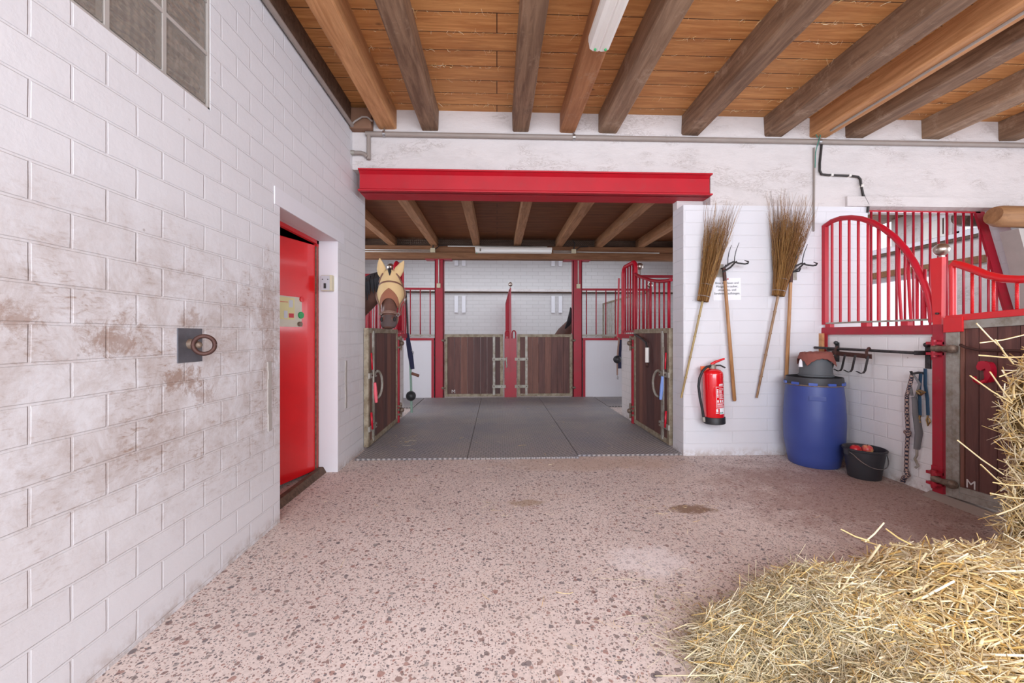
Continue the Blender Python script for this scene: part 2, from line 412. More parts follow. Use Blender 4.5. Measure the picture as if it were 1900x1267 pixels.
def horse_mat():
    t = NT('bay_horse_coat'); sp = t.n('ShaderNodeSeparateXYZ'); t.l(t.tc.outputs['Object'], sp.inputs[0])
    n = t.noise(t.mapping(), 5, 4)
    t.col(t.mix(t.ramp(n, [(.35, K4), (.65, W4)]), rgb('#6b483c'), rgb('#573a31')))
    t.bump(t.noise(t.mapping((40, 40, 12)), 6, 3), .12, .003); t.set(Roughness=.5); return t.m
M['coat'] = horse_mat()
M['muzzle'] = m_plain('grey_brown_muzzle', '#5a4a48', .55, var=.3)
M['nostril'] = m_plain('dark_nostril', '#241c1c', .7)
def apple_mat():
    t = NT('apple_skin'); n = t.noise(t.mapping(), 7, 4)
    t.col(t.mix(t.ramp(n, [(.5, K4), (.68, W4)]), rgb('#c8202c'), rgb('#e0c070'))); t.set(Roughness=.3); return t.m
M['apple'] = apple_mat()
def apple_mat2():
    t = NT('yellow_apple_skin'); n = t.noise(t.mapping(), 7, 4)
    t.col(t.mix(t.ramp(n, [(.45, K4), (.6, W4)]), rgb('#d84a4c'), rgb('#ecc98a'))); t.set(Roughness=.3); return t.m
M['apple_yellow'] = apple_mat2()

def floor_mat():
    t = NT('exposed_aggregate_floor')
    sp = t.n('ShaderNodeSeparateXYZ'); t.l(t.tc.outputs['Object'], sp.inputs[0])
    nb = t.noise(t.mapping(), 1.3, 5, .6); nf = t.noise(t.mapping(), 70, 5, .7)
    base = t.mix(t.ramp(nb, [(.35, K4), (.65, W4)]), rgb('#e2d3cc'), rgb('#d3c3bc'))
    base = t.mix(t.math('MULTIPLY', t.ramp(nf, [(.4, K4), (.62, W4)]), .45), base, rgb('#b3a29c'))
    nw = t.n('ShaderNodeTexNoise'); nw.inputs['Scale'].default_value = 30; t.l(t.tc.outputs['Object'], nw.inputs['Vector'])
    vs = t.n('ShaderNodeVectorMath'); vs.operation = 'SCALE'; vs.inputs['Scale'].default_value = .02; t.l(nw.outputs['Color'], vs.inputs[0])
    va = t.n('ShaderNodeVectorMath'); va.operation = 'ADD'; t.l(t.tc.outputs['Object'], va.inputs[0]); t.l(vs.outputs[0], va.inputs[1])
    h = None
    hs = None
    for scale, th, keep in ((30, .32, .34), (62, .36, .5), (120, .40, .5), (17, .24, .22)):
        vo = t.n('ShaderNodeTexVoronoi'); vo.inputs['Scale'].default_value = scale; t.l(va.outputs[0], vo.inputs['Vector'])
        sc3 = t.n('ShaderNodeSeparateColor'); t.l(vo.outputs['Color'], sc3.inputs[0])
        stone = t.ramp(vo.outputs['Distance'], [(th - .03, W4), (th + .03, K4)])
        sel = t.math('LESS_THAN', sc3.outputs[0], keep)
        msk = t.math('MULTIPLY', stone, sel)
        stc = t.ramp(sc3.outputs[1], [(0, rgb('#5b5358')), (.22, rgb('#7c5f59')), (.42, rgb('#8e8784')), (.6, rgb('#9a7268')), (.8, rgb('#6f625f')), (.95, rgb('#b3a49c'))], 'CONSTANT')
        base = t.mix(t.math('MULTIPLY', msk, .82), base, stc)
        hs = msk if hs is None else t.math('MAXIMUM', hs, msk)
    # pale lime/brown hay-dust wear
    dust = t.ramp(t.noise(t.mapping(), .9, 6, .7), [(.5, K4), (.7, W4)])
    base = t.mix(t.math('MULTIPLY', dust, .35), base, rgb('#d9c4b6'))
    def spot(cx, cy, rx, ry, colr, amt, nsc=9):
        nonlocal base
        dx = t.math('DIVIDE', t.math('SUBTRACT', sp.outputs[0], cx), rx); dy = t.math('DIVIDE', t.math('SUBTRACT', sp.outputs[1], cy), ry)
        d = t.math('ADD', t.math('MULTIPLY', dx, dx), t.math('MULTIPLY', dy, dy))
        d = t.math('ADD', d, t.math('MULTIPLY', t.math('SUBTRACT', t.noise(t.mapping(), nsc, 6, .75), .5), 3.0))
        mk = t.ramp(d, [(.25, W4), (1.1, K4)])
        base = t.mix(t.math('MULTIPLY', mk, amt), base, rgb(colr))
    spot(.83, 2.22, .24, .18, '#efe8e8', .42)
    spot(1.38, 2.85, .18, .09, '#7d5f45', .85, 14); spot(.22, 3.0, .15, .07, '#9a7f5e', .6, 14)
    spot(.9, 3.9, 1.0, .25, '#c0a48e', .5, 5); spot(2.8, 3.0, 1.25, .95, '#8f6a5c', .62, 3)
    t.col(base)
    n1 = t.bump(hs, .25, .004); t.bump(nf, .3, .004, n1); t.set(Roughness=.62)
    return t.m
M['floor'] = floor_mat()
def mat_mat():
    t = NT('rubber_mat_diamond')
    sp = t.n('ShaderNodeSeparateXYZ'); t.l(t.tc.outputs['Object'], sp.inputs[0])
    a = t.math('SINE', t.math('MULTIPLY', t.math('ADD', sp.outputs[0], sp.outputs[1]), 2 * PI / .05))
    b = t.math('SINE', t.math('MULTIPLY', t.math('SUBTRACT', sp.outputs[0], sp.outputs[1]), 2 * PI / .05))
    h = t.math('MAXIMUM', a, b)
    n = t.noise(t.mapping(), 1.6, 6, .7)
    c = t.mix(t.ramp(n, [(.35, K4), (.65, W4)]), rgb('#929096'), rgb('#aaa29c'))
    c = t.mix(t.math('MULTIPLY', t.ramp(h, [(.2, W4), (.85, K4)]), .8), c, rgb('#514d50'))
    c = t.mix(t.math('MULTIPLY', t.ramp(t.noise(t.mapping((3, 1, 1)), 3, 6, .8), [(.55, K4), (.7, W4)]), .35), c, rgb('#a8988a'))
    t.col(c); t.bump(h, .5, .004); t.set(Roughness=.55); return t.m
M['mat'] = mat_mat()
def straw_mat(name, c1, c2, c3):
    t = NT(name); g = t.n('ShaderNodeNewGeometry')
    c = t.ramp(g.outputs['Random Per Island'], [(0, rgb(c1)), (.45, rgb(c2)), (1, rgb(c3))])
    t.col(c); t.set(Roughness=.5); t.b.inputs['Specular IOR Level'].default_value = .4
    return t.m
M['straw'] = straw_mat('golden_straw', '#dcb468', '#f0d9a2', '#faf0d4')
M['hay'] = straw_mat('green_grey_hay', '#a89a70', '#d3c6a2', '#f2e8cc')
def straw_core(name, c1, c2):
    t = NT(name); n = t.noise(t.mapping((8, 8, 8)), 6, 8, .8, 2)
    t.col(t.mix(t.ramp(n, [(.35, K4), (.65, W4)]), rgb(c1), rgb(c2))); t.bump(n, 1, .03); t.set(Roughness=.8); return t.m
M['straw_core'] = straw_core('straw_core', '#7d5f36', '#b08e54')  # tone darkened to stand for the shadow between the straws
M['hay_core'] = straw_core('hay_core', '#6b6044', '#a09468')
M['twig'] = straw_mat('birch_twigs', '#472c1a', '#8d6032', '#c29a60')
def rope_mat(name, c1, c2, f=70):
    t = NT(name); sp = t.n('ShaderNodeSeparateXYZ'); t.l(t.tc.outputs['Object'], sp.inputs[0])
    a = t.math('SINE', t.math('MULTIPLY', sp.outputs[2], 2 * PI * f))
    b = t.math('SINE', t.math('MULTIPLY', t.math('ADD', sp.outputs[1], sp.outputs[0]), 2 * PI * 60))
    t.col(t.mix(t.math('GREATER_THAN', t.math('MULTIPLY', a, b), 0), rgb(c1), rgb(c2))); t.set(Roughness=.9); return t.m
M['rope'] = rope_mat('checked_rope', '#2c2d40', '#b09488', 30)
M['rope_green'] = rope_mat('green_rope', '#4c7a6c', '#a8b8aa')
def glass_mat():
    t = NT('wavy_glass_block')
    wv = t.n('ShaderNodeTexWave'); wv.wave_type = 'BANDS'; wv.bands_direction = 'Z'; wv.inputs['Scale'].default_value = 8; wv.inputs['Distortion'].default_value = 3
    wv.inputs['Detail'].default_value = 2; wv.inputs['Detail Scale'].default_value = 2
    t.l(t.mapping(), wv.inputs['Vector'])
    t.col((.9, .86, .80, 1)); t.set(Roughness=.03, IOR=1.5); t.b.inputs['Transmission Weight'].default_value = .85
    t.bump(wv.outputs['Fac'], .15, .01); return t.m
M['glass'] = glass_mat()
def backpane():
    t = NT('ribbed_block_back')
    wv = t.n('ShaderNodeTexWave'); wv.wave_type = 'BANDS'; wv.bands_direction = 'Y'; wv.inputs['Scale'].default_value = 9; wv.inputs['Distortion'].default_value = 4; wv.inputs['Detail'].default_value = 3
    t.l(t.mapping(), wv.inputs['Vector'])
    n = t.noise(t.mapping((1, 2.2, 9)), 3, 5, .6, 1)
    c = t.mix(t.ramp(n, [(.4, K4), (.62, W4)]), rgb('#4c3c30'), rgb('#b5aaa0'))
    t.col(c); t.bump(wv.outputs['Fac'], .7, .02); t.set(Roughness=.25); return t.m
M['ribbed'] = backpane()
def lampmat(name, e):
    t = NT(name); t.col((.9, .9, .9, 1)); t.set(Roughness=.3)
    t.b.inputs['Emission Color'].default_value = (1, .98, .95, 1); t.b.inputs['Emission Strength'].default_value = e; return t.m
M['diffuser'] = m_plain('milky_diffuser', '#efece6', .25, var=.02)
M['tube'] = m_plain('lamp_tube_white', '#f4f2ee', .3, var=.02)

# ------------------------------------------------------------------ THE SETTING
XL = -1.43; YF = 4.11; YB = 4.36; XR = 3.37; ZC = 3.47; HO = 2.65
def wall_x(name, x0, x1, ya, yb, z0, z1, holes, m, label=None):
    """wall slab normal to x with rectangular holes (y0,y1,z0,z1)"""
    mb = MB(); ys = sorted({ya, yb} | {h[0] for h in holes} | {h[1] for h in holes}); zs = sorted({z0, z1} | {h[2] for h in holes} | {h[3] for h in holes})
    for i in range(len(ys) - 1):
        for j in range(len(zs) - 1):
            cy_, cz_ = (ys[i] + ys[i + 1]) / 2, (zs[j] + zs[j + 1]) / 2
            if any(h[0] < cy_ < h[1] and h[2] < cz_ < h[3] for h in holes): continue
            mb.box(x0, x1, ys[i], ys[i + 1], zs[j], zs[j + 1])
    return struct(name, mb, m, label)
def wall_y(name, y0, y1, xa, xb, z0, z1, holes, m, label=None):
    mb = MB(); xs = sorted({xa, xb} | {h[0] for h in holes} | {h[1] for h in holes}); zs = sorted({z0, z1} | {h[2] for h in holes} | {h[3] for h in holes})
    for i in range(len(xs) - 1):
        for j in range(len(zs) - 1):
            cx_, cz_ = (xs[i] + xs[i + 1]) / 2, (zs[j] + zs[j + 1]) / 2
            if any(h[0] < cx_ < h[1] and h[2] < cz_ < h[3] for h in holes): continue
            mb.box(xs[i], xs[i + 1], y0, y1, zs[j], zs[j + 1])
    return struct(name, mb, m, label)

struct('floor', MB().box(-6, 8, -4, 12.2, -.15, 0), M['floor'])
# left wall with door recess and glass-block window
DY0, DY1, DZ = 2.755, 3.745, 2.075
WY0, WY1, WZ0, WZ1 = -.02, 2.10, 2.352, 3.16
wall_x('wall_left', XL - .17, XL, -3.4, 4.5, 0, ZC, [(DY0, DY1, 0, DZ), (WY0, WY1, WZ0, WZ1)], M['block_left'])
# smooth lintel band above the red door and jamb paint
mb = MB(); mb.box(XL - .01, XL + .006, DY0 - .07, DY1 + .13, DZ + .001, DZ + .115); struct('trim_1', mb, M['plaster_smooth'])
mb = MB(); mb.box(XL - .168, XL - .0005, DY1 - .006, DY1 + .001, 0, DZ); struct('trim_2', mb, M['plaster_smooth'])
# mortar-filled slots in the left wall
for i, (y, z0, z1) in enumerate([(2.625, .63, 1.065), (3.93, .54, .99)]):
    mb = MB(); random.seed(i)
    for k in range(8):
        a = z0 + (z1 - z0) * k / 8; j = random.uniform(-.004, .004)
        mb.box(XL - .01, XL + .006 + abs(j), y - .018 + j, y + .018 + j, a, a + (z1 - z0) / 8)
    struct('trim_%d' % (3 + i), mb, M['concrete'])
# dark room behind the red door
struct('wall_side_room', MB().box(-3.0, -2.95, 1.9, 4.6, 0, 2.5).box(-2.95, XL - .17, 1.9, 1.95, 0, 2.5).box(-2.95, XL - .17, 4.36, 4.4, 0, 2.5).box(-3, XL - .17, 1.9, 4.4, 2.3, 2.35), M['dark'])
# front wall
mb = MB()
GX0, GX1, GZ1 = 3.843, 5.16, 2.56
mb.box(1.9, GX0, YF, YB, 0, GZ1)                        # pier and wall behind the brooms
mb.box(GX0, 6.5, YF, YB, 0, 1.2)
mb.box(5.75, 6.5, YF, YB, 1.2, GZ1)
# sloping edge on the right of the grille opening
mb.prism([(5.34, YF, GZ1), (5.75, YF, GZ1), (5.75, YF, 1.2), (5.72, YF, 1.2)], (0, .25, 0))
struct('wall_front', mb, M['block_front'])
mb = MB(); mb.box(XL, 6.5, YF + .0, YB, 2.87, ZC); mb.box(2.181, 6.5, YF, YB, GZ1, 2.87)
mb.box(1.9, 2.18, YB - .1, YB, GZ1, 2.87)
o = struct('wall_front_header', mb, M['plaster'])
mb = MB(); mb.box(3.6, 6.5, YF - .03, YF, GZ1, GZ1 + .1); struct('trim_5', mb, M['plaster'])
# ceilings
struct('ceiling', MB().box(XL - .17, 6.6, -3.4, YF, ZC, ZC + .05), M['boards'])
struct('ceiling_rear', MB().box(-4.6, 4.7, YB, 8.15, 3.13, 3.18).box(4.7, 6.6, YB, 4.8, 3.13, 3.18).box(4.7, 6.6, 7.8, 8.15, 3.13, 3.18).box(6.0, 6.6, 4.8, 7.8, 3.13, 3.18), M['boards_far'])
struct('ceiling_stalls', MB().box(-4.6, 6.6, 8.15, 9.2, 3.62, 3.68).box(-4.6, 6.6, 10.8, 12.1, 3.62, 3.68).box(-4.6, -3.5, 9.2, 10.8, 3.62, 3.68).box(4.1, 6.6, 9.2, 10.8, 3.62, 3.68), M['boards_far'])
# right wall of the foreground stall, open window
wall_x('wall_right', 6.4, 6.6, -3.4, YF, 0, ZC, [(-.2, 3.4, 1.1, 2.7)], M['plaster_smooth'])
# rear part walls
wall_y('wall_back', 11.8, 12.0, -4.6, 6.6, 0, 3.7, [], M['block_far'])
wall_x('wall_rear_left', -4.6, -4.4, YB, 11.8, 0, 3.7, [(4.8, 8.2, 1.3, 2.8)], M['block_far'])
RW = 6.5
wall_x('wall_rear_right', RW, RW + .2, YB, 11.8, 0, 3.7, [(5.93, 8.6, 1.1, 2.17), (4.75, 5.62, 2.66, 3.4), (6.52, 7.3, 2.66, 3.4)], M['plaster'])
struct('wall_gable_rear', MB().box(-4.6, 6.6, 8.16, 8.2, 2.975, 3.62), M['wood_dark'])
struct('wall_header_rear', MB().box(-4.6, XL - .175, YB, YB + .1, 0, 3.7), M['block_far'])
mb = MB(); mb.box(RW - .05, RW, YB, 11.8, 2.60, 2.66); struct('trim_6', mb, M['plaster_smooth'])
mb = MB(); mb.box(RW - .04, RW, YB, 11.8, 2.555, 2.60); struct('trim_7', mb, M['wood_dark'])
mb = MB(); mb.box(RW - .03, RW, YB, 11.8, 2.20, 2.30); struct('trim_8', mb, M['beam_x'])
mb = MB(); mb.box(-4.4, 6.5, 11.68, 11.8, 2.48, 2.55); struct('trim_9', mb, M['plaster'])
mb = MB(); mb.box(-4.4, 6.5, 11.74, 11.8, 2.44, 2.48); struct('trim_10', mb, M['wood_dark'])
# pairs of upright strips on the far brick wall
k = 11
for px in (-1.16, -.95, 1.62, 1.83):
    for z0, z1 in ((1.88, 2.36), (3.22, 3.6)):
        mb = MB(); mb.box(px - .05, px + .05, 11.75, 11.8, z0, z1); struct('trim_%d' % k, mb, M['plaster_smooth']); k += 1
# threshold strip in front of the right gate
mb = MB(); mb.prism([(XR - .10, 3.04, 0), (XR - .03, 3.04, .035), (XR + .1, 3.04, .035), (XR + .1, 3.04, 0)], (0, -2.2, 0)); struct('trim_20', mb, M['threshold'])
struct('trim_21', MB().prism([(XL - .17, DY0, 0), (XL - .17, DY0, .05), (XL - .13, DY0, .05), (XL - .10, DY0, 0)], (0, DY1 - DY0, 0)), M['wood_dark'])

# glass block window
wroot = build('window_1', MB().box(XL - .12, XL - .004, WY0, WY0 + .012, WZ0, WZ1).box(XL - .12, XL - .004, WY1 - .012, WY1, WZ0, WZ1)
    .box(XL - .12, XL - .004, WY0, WY1, WZ0, WZ0 + .012).box(XL - .12, XL - .004, WY0, WY1, WZ1 - .012, WZ1), M['concrete'])
wroot['kind'] = 'structure'
ny, nz_ = 8, 3; cw = (WY1 - WY0 - .024) / ny; chh = (WZ1 - WZ0 - .024) / nz_
mbm = MB()
for i in range(1, ny):
    y = WY0 + .012 + cw * i; mbm.box(XL - .12, XL - .006, y - .009, y + .009, WZ0 + .012, WZ1 - .012)
for j in range(1, nz_):
    z = WZ0 + .012 + chh * j; mbm.box(XL - .118, XL - .007, WY0 + .012, WY1 - .012, z - .009, z + .009)
build('mortar_grid', mbm, M['concrete'], wroot)
for i in range(ny):
    for j in range(nz_):
        y0 = WY0 + .012 + cw * i + .01; y1 = y0 + cw - .02; z0 = WZ0 + .012 + chh * j + .01; z1 = z0 + chh - .02
        gp_ = build('pane', MB().box(XL - .022, XL - .010, y0, y1, z0, z1, bev=.004), M['glass'], wroot)
        build('ribbed_back', MB().box(XL - .06, XL - .045, y0, y1, z0, z1), M['ribbed'], wroot)

# red door: frame + leaf ajar
droot = build('door_1', MB().box(XL - .2, XL - .17, DY1 - .035, DY1, 0, DZ).box(XL - .2, XL - .17, DY0, DY1, DZ - .03, DZ).box(XL - .2, XL - .17, DY0, DY0 + .03, 0, DZ), M['frame_red'])
droot['kind'] = 'structure'
hy, hx, an = DY1 - .035, XL - .205, math.radians(18)
Md = Matrix.Translation((hx, hy, 0)) @ Matrix.Rotation(-an, 4, 'Z')
mb = MB(); mb.box(-.02, .02, -.93, 0, .03, 2.03, M=Md, bev=.004); build('door_leaf', mb, M['door_red'], droot)
mb = MB(); mb.box(-.035, -.02, -.03, .03, .03, 2.0, M=Md).box(-.03, .03, -.002, .03, .03, 2.02, M=Md); build('door_edge', mb, M['rustgrey'], droot)
# worn magnetic note board on the door
nb = thing('note_board', 'worn pale note board with pens and a green magnet on the red door', 'note board', tuple(Md @ Vector((.02, -.6, 1.33))))
build('board', MB().box(.021, .026, -.80, -.16, 1.30, 1.55, M=Md), M['worn_board'], nb)
build('yellow_sheet', MB().box(.026, .028, -.74, -.24, 1.36, 1.54, M=Md), M['yellow_board'], nb)
build('pen', MB().tube([Md @ Vector((.034, -.47, 1.38)), Md @ Vector((.034, -.475, 1.56))], .009, 8), M['black_cable'], nb)
build('pen', MB().tube([Md @ Vector((.034, -.53, 1.40)), Md @ Vector((.034, -.53, 1.60))], .008, 8), M['galv'], nb)
build('magnet', MB().lathe([(0, 0), (.028, 0), (.028, .012), (0, .014)], n=20, M=Md @ Matrix.Translation((.026, -.175, 1.40)) @ Matrix.Rotation(PI / 2, 4, 'Y')), M['green_plastic'], nb)
build('red_magnet', MB().lathe([(0, 0), (.022, 0), (.022, .012), (0, .014)], n=20, M=Md @ Matrix.Translation((.026, -.165, 1.535)) @ Matrix.Rotation(PI / 2, 4, 'Y')), M['red_bright'], nb)
build('knob', MB().lathe([(0, 0), (.02, 0), (.02, .02), (0, .022)], n=20, M=Md @ Matrix.Translation((.026, -.19, 1.325)) @ Matrix.Rotation(PI / 2, 4, 'Y')), M['rustgrey'], nb)
mb = MB(); mb.box(.028, .03, -.30, -.25, 1.375, 1.41, M=Md); build('red_sticker', mb, M['red'], nb)
build('grey_sticker', MB().box(.028, .03, -.35, -.315, 1.37, 1.43, M=Md), M['panel_grey'], nb); build('grey_sticker', MB().box(.028, .03, -.30, -.26, 1.46, 1.52, M=Md), M['panel_grey'], nb)
build('red_line', MB().box(.028, .0295, -.7, -.31, 1.498, 1.503, M=Md), M['red'], nb)
# switch box on the far jamb
sb = thing('switch_box', 'cream and grey switch box on the white jamb beside the red door', 'switch', (-1.50, DY1, 1.70))
build('housing', MB().box(-1.555, -1.462, DY1 - .06, DY1, 1.625, 1.765, bev=.004), M['panel_cream'], sb)
fpl = build('face_plate', MB().box(-1.553, -1.480, DY1 - .064, DY1 - .058, 1.63, 1.76), M['panel_grey'], sb)
build('rocker', MB().box(-1.530, -1.510, DY1 - .070, DY1 - .062, 1.645, 1.69, bev=.003), M['iron'], sb)
for x, z in ((-1.54, 1.725), (-1.495, 1.725)): build('screw', MB().lathe([(0, 0), (.005, 0), (.005, .004), (0, .004)], n=8, M=Matrix.Translation((x, DY1 - .064, z)) @ Matrix.Rotation(PI / 2, 4, 'X')), M['iron'], fpl)

# tie ring on its plate in the left wall
tr = thing('tie_ring', 'heavy rusty tie ring on a grey steel plate in the white left wall', 'tie ring', (XL, 1.98, 1.19))
build('plate', MB().box(XL - .01, XL + .006, 1.885, 2.035, 1.105, 1.262), m_metal('grey_steel_plate', '#85868c', .4, .7, '#74757c', 5), tr)
build('eye', MB().lathe([(.0, 0), (.024, 0), (.022, .02), (.014, .035), (0, .038)], n=20, M=Matrix.Translation((XL + .006, 1.955, 1.19)) @ Matrix.Rotation(PI / 2, 4, 'Y')).sph((XL + .045, 1.955, 1.185), .016, 12), M['rustgrey'], tr)
pts = []
for k in range(33):
    a_ = 2 * PI * k / 32; pts.append((XL + .050 + .037 * math.cos(a_) + .02, 1.955 + .018 * math.cos(a_), 1.185 + .041 * math.sin(a_)))
build('ring', MB().tube(pts, .0095, 12, cap=False), M['rust'], tr)

# pipe along the top of the left wall, fittings and clutter in the corner
pr = tag(build('conduit_pipe', MB().tube([(XL + .028, -3, 3.262), (XL + .028, 4.05, 3.262)], .019, 10), M['pipe']), 'grey conduit pipe along the top of the left white wall', 'pipe')
struct('trim_30', MB().box(XL, XL + .022, -3.3, 4.0, 3.285, ZC), M['wood_dark'])
ft = thing('corner_pipe_fitting', 'short bent grey pipe fitting on the wall above the left end of red beam', 'pipe fitting', (-1.35, YF, 3.0))
build('elbow', MB().tube([(-1.425, YF - .04, 3.02), (-1.33, YF - .04, 3.02), (-1.30, YF - .04, 3.01), (-1.27, YF - .04, 2.98)], .019, 10), M['pipe'], ft)
build('drop', MB().tube([(-1.262, YF - .03, 2.96), (-1.262, YF - .03, 3.2)], .02, 10), M['pipe'], ft)
build('collar', MB().tube([(-1.43, YF - .04, 3.02), (-1.395, YF - .04, 3.02)], .022, 10), M['galv'], ft)
wp = thing('wall_pipe', 'long grey pipe along the front wall under the ceiling joists', 'pipe', (2, YF, 3.215))
build('run', MB().tube([(-1.29, YF - .03, 3.212), (6.4, YF - .03, 3.215)], .024, 12), M['pipe'], wp)
for x in (-1.11, .77, 3.30): build('clamp', MB().tube([(x - .012, YF - .03, 3.214), (x + .012, YF - .03, 3.214)], .03, 12).tube([(x, YF - .03, 3.235), (x, YF - .03, 3.27)], .005, 6), M['steel'], wp)
tag(build('corner_padding', MB().box(XL + .0, -1.22, YF - .09, YF - .001, 3.235, 3.44, bev=.02), m_plain('brown_packing', '#8f6a54', .95, var=.5, bump=1, bscale=20)), 'brown packing stuffed in the corner under the ceiling left of first joist', 'packing')
tag(build('loose_cable', MB().tube([(-1.405, 4.0, 3.25), (-1.37, 4.0, 3.29), (-1.30, 4.0, 3.335), (-1.25, 4.0, 3.335), (-1.21, 4.03, 3.31)], .009, 8), M['pipe']), 'loose pale cable bent over the brown packing in the corner', 'cable')
# black cable and thin conduits right of brooms
bc = thing('black_cable', 'black cable stepping down the white wall to the barred window', 'cable', (3.3, YF, 3.0))
pts = [(3.335, YF - .02, 3.19), (3.315, YF - .02, 3.0), (3.315, YF - .02, 2.92), (3.335, YF - .02, 2.885), (3.40, YF - .02, 2.878), (3.64, YF - .02, 2.873), (3.72, YF - .02, 2.865), (3.745, YF - .02, 2.84), (3.76, YF - .02, 2.75), (3.775, YF - .02, 2.68), (3.83, YF - .02, 2.58), (3.835, YF - .01, 2.5)]
build('sleeve', MB().tube(pts, .011, 8), M['black_cable'], bc)
for x, z in ((3.44, 2.878), (3.63, 2.874), (3.76, 2.77)): build('clip', MB().box(x - .012, x + .012, YF - .035, YF, z - .012, z + .012, bev=.003), M['white_plastic'], bc)
gc = thing('thin_conduit', 'thin pale conduit with green wire hanging down beside the red arched grille', 'conduit', (3.26, YF, 2.8))
build('conduit', MB().tube([(3.262, YF - .012, 3.16), (3.262, YF - .012, 2.9), (3.258, YF - .012, 2.3)], .009, 8), M['pipe'], gc)
build('earth_wire', MB().tube([(3.26, YF - .06, 3.24), (3.24, YF - .065, 3.27), (3.26, YF - .065, 3.30), (3.29, YF - .06, 3.26), (3.262, YF - .06, 3.18), (3.27, YF - .02, 3.1), (3.262, YF - .025, 2.95)], .004, 6), M['teal'], gc)

# ------------------------------------------------------------------ ceiling joists (front room)
ords = 'first second third fourth fifth sixth seventh eighth ninth tenth eleventh'.split()
fj = [(-1.17, -1.0, 'beam_orange', 'orange pine ceiling joist nearest the left wall'),
      (-.75, -.58, 'beam_brown', 'dusty brown ceiling joist, second from the left wall'),
      (.155, .32, 'beam_brown', 'dark brown ceiling joist above the middle of the red beam'),
      (.635, .79, 'beam_red', 'reddish ceiling joist carrying the strip lamp'),
      (1.03, 1.21, 'beam_mid', 'pale smudged brown ceiling joist right of the strip lamp'),
      (1.88, 2.06, 'beam_brown', 'brown ceiling joist meeting the wall over the beam end'),
      (2.74, 2.93, 'beam_brown', 'dark brown ceiling joist meeting the wall above the large broom'),
      (3.22, 3.41, 'beam_orange', 'orange pine ceiling joist with a pale strip along its side'),
      (3.60, 3.80, 'beam_brown', 'brown cracked ceiling joist just right of the orange one'),
      (4.42, 4.62, 'beam_mid', 'dusty ceiling joist above the barred window'),
      (5.26, 5.46, 'beam_brown', 'ceiling joist at the far right edge of the photo')]
for x0, x1, mt, lb in fj:
    mb = MB(); random.seed(int(x0 * 100)); n = 14
    ys = [-3.35 + (YF + 3.35 - .002) * i / n for i in range(n + 1)]
    vs = []; fs = []
    for i, y in enumerate(ys):
        j = lambda: random.uniform(-.005, .005)
        b = .012
        for (x, z) in ((x0, ZC - .001), (x0, 3.27 + b), (x0 + b, 3.27), (x1 - b, 3.27), (x1, 3.27 + b), (x1, ZC - .001)): vs.append((x + j(), y, z + (j() if z < 3.4 else 0)))
    for i in range(n):
        for q in range(6):
            a_ = i * 6 + q; b_ = i * 6 + (q + 1) % 6; fs.append((a_, b_, b_ + 6, a_ + 6))
    fs += [tuple(range(6)), tuple(n * 6 + q for q in range(6))]
    mb.add(vs, fs)
    o = tag(build('ceiling_joist', mb, M[mt]), lb, 'ceiling joist', 'ceiling joists of the front room')
    if 'pale strip' in lb:
        build('pale_strip', MB().tube([(x0 + .095, -3, 3.262), (x0 + .095, 3.95, 3.262)], .011, 8), M['pipe_light'], o)
# rear joists
lbs = ['rear ceiling joist nearest the left opening edge', 'second rear ceiling joist, above the left red post', 'third rear ceiling joist, left of the rear strip lamp', 'fourth rear ceiling joist, above the rear strip lamp', 'fifth rear ceiling joist, just left of right red post', 'sixth rear ceiling joist, right of the right red post', 'rear ceiling joist nearest the right opening edge']
for (x, lb) in zip((-2.03, -1.22, -.40, .40, 1.22, 2.02, 2.85), lbs):
    tag(build('rear_ceiling_joist', MB().box(x - .065, x + .065, YB + .005, 8.15, 2.972, 3.13, bev=.006), M['beam_rear']), lb, 'ceiling joist', 'ceiling joists of the rear room')
for x in (-2.85, 3.65, 4.45): tag(build('rear_ceiling_joist', MB().box(x - .065, x + .065, YB + .005, 8.15, 2.972, 3.13, bev=.006), M['beam_rear']), 'brown joist over side stalls outside the opening', 'ceiling joist', 'ceiling joists of the rear room')
cb = tag(build('cross_beam', MB().box(-4.38, 6.45, 8.0, 8.15, 2.85, 2.97, bev=.006).box(-4.38, 6.45, 7.985, 8.15, 2.715, 2.845, bev=.006), M['beam_x']), 'long brown double cross beam resting on the red posts', 'beam')
# cobwebs/chicken wire between rear joists
def wire_mesh():
    mb = MB(); s_ = .06
    y = 7.98
    x = -2.2
    while x < 2.9:
        for zz in (2.985, 3.03, 3.075):
            mb.tube([(x, y, zz), (x + .02, y, zz + .022), (x, y, zz + .045)], .0016, 3, cap=False)
            mb.tube([(x + .04, y, zz), (x + .02, y, zz + .022), (x + .04, y, zz + .045)], .0016, 3, cap=False)
        x += .04
    return mb
tag(build('chicken_wire', wire_mesh(), M['rustgrey']), 'chicken wire closing the gaps above the rear cross beam', 'wire mesh')

# red steel I-beam over the opening
mb = MB(); zb0, zb1, ya = 2.648, 2.868, 4.06
mb.box(XL + .07, 2.18, ya, YB - .02, zb0, zb0 + .014); mb.box(XL + .07, 2.18, ya, YF + .06, zb1 - .014, zb1); mb.box(XL + .07, 2.175, ya + .055, ya + .07, zb0, zb1)
mb.prism([(XL + .07, ya + .055, zb0 + .04), (XL + .07, ya + .055, zb0 + .014), (XL + .07, ya + .02, zb0 + .014)], (3.53, 0, 0))
mb.prism([(XL + .07, ya + .055, zb1 - .04), (XL + .07, ya + .055, zb1 - .014), (XL + .07, ya + .02, zb1 - .014)], (3.53, 0, 0))
mb.box(XL + .071, 2.179, YB - .14, YB - .021, zb0 + .001, zb1 - .001)
tag(build('steel_beam', mb, M['red_beam']), 'red painted steel beam across the top of the opening', 'beam')

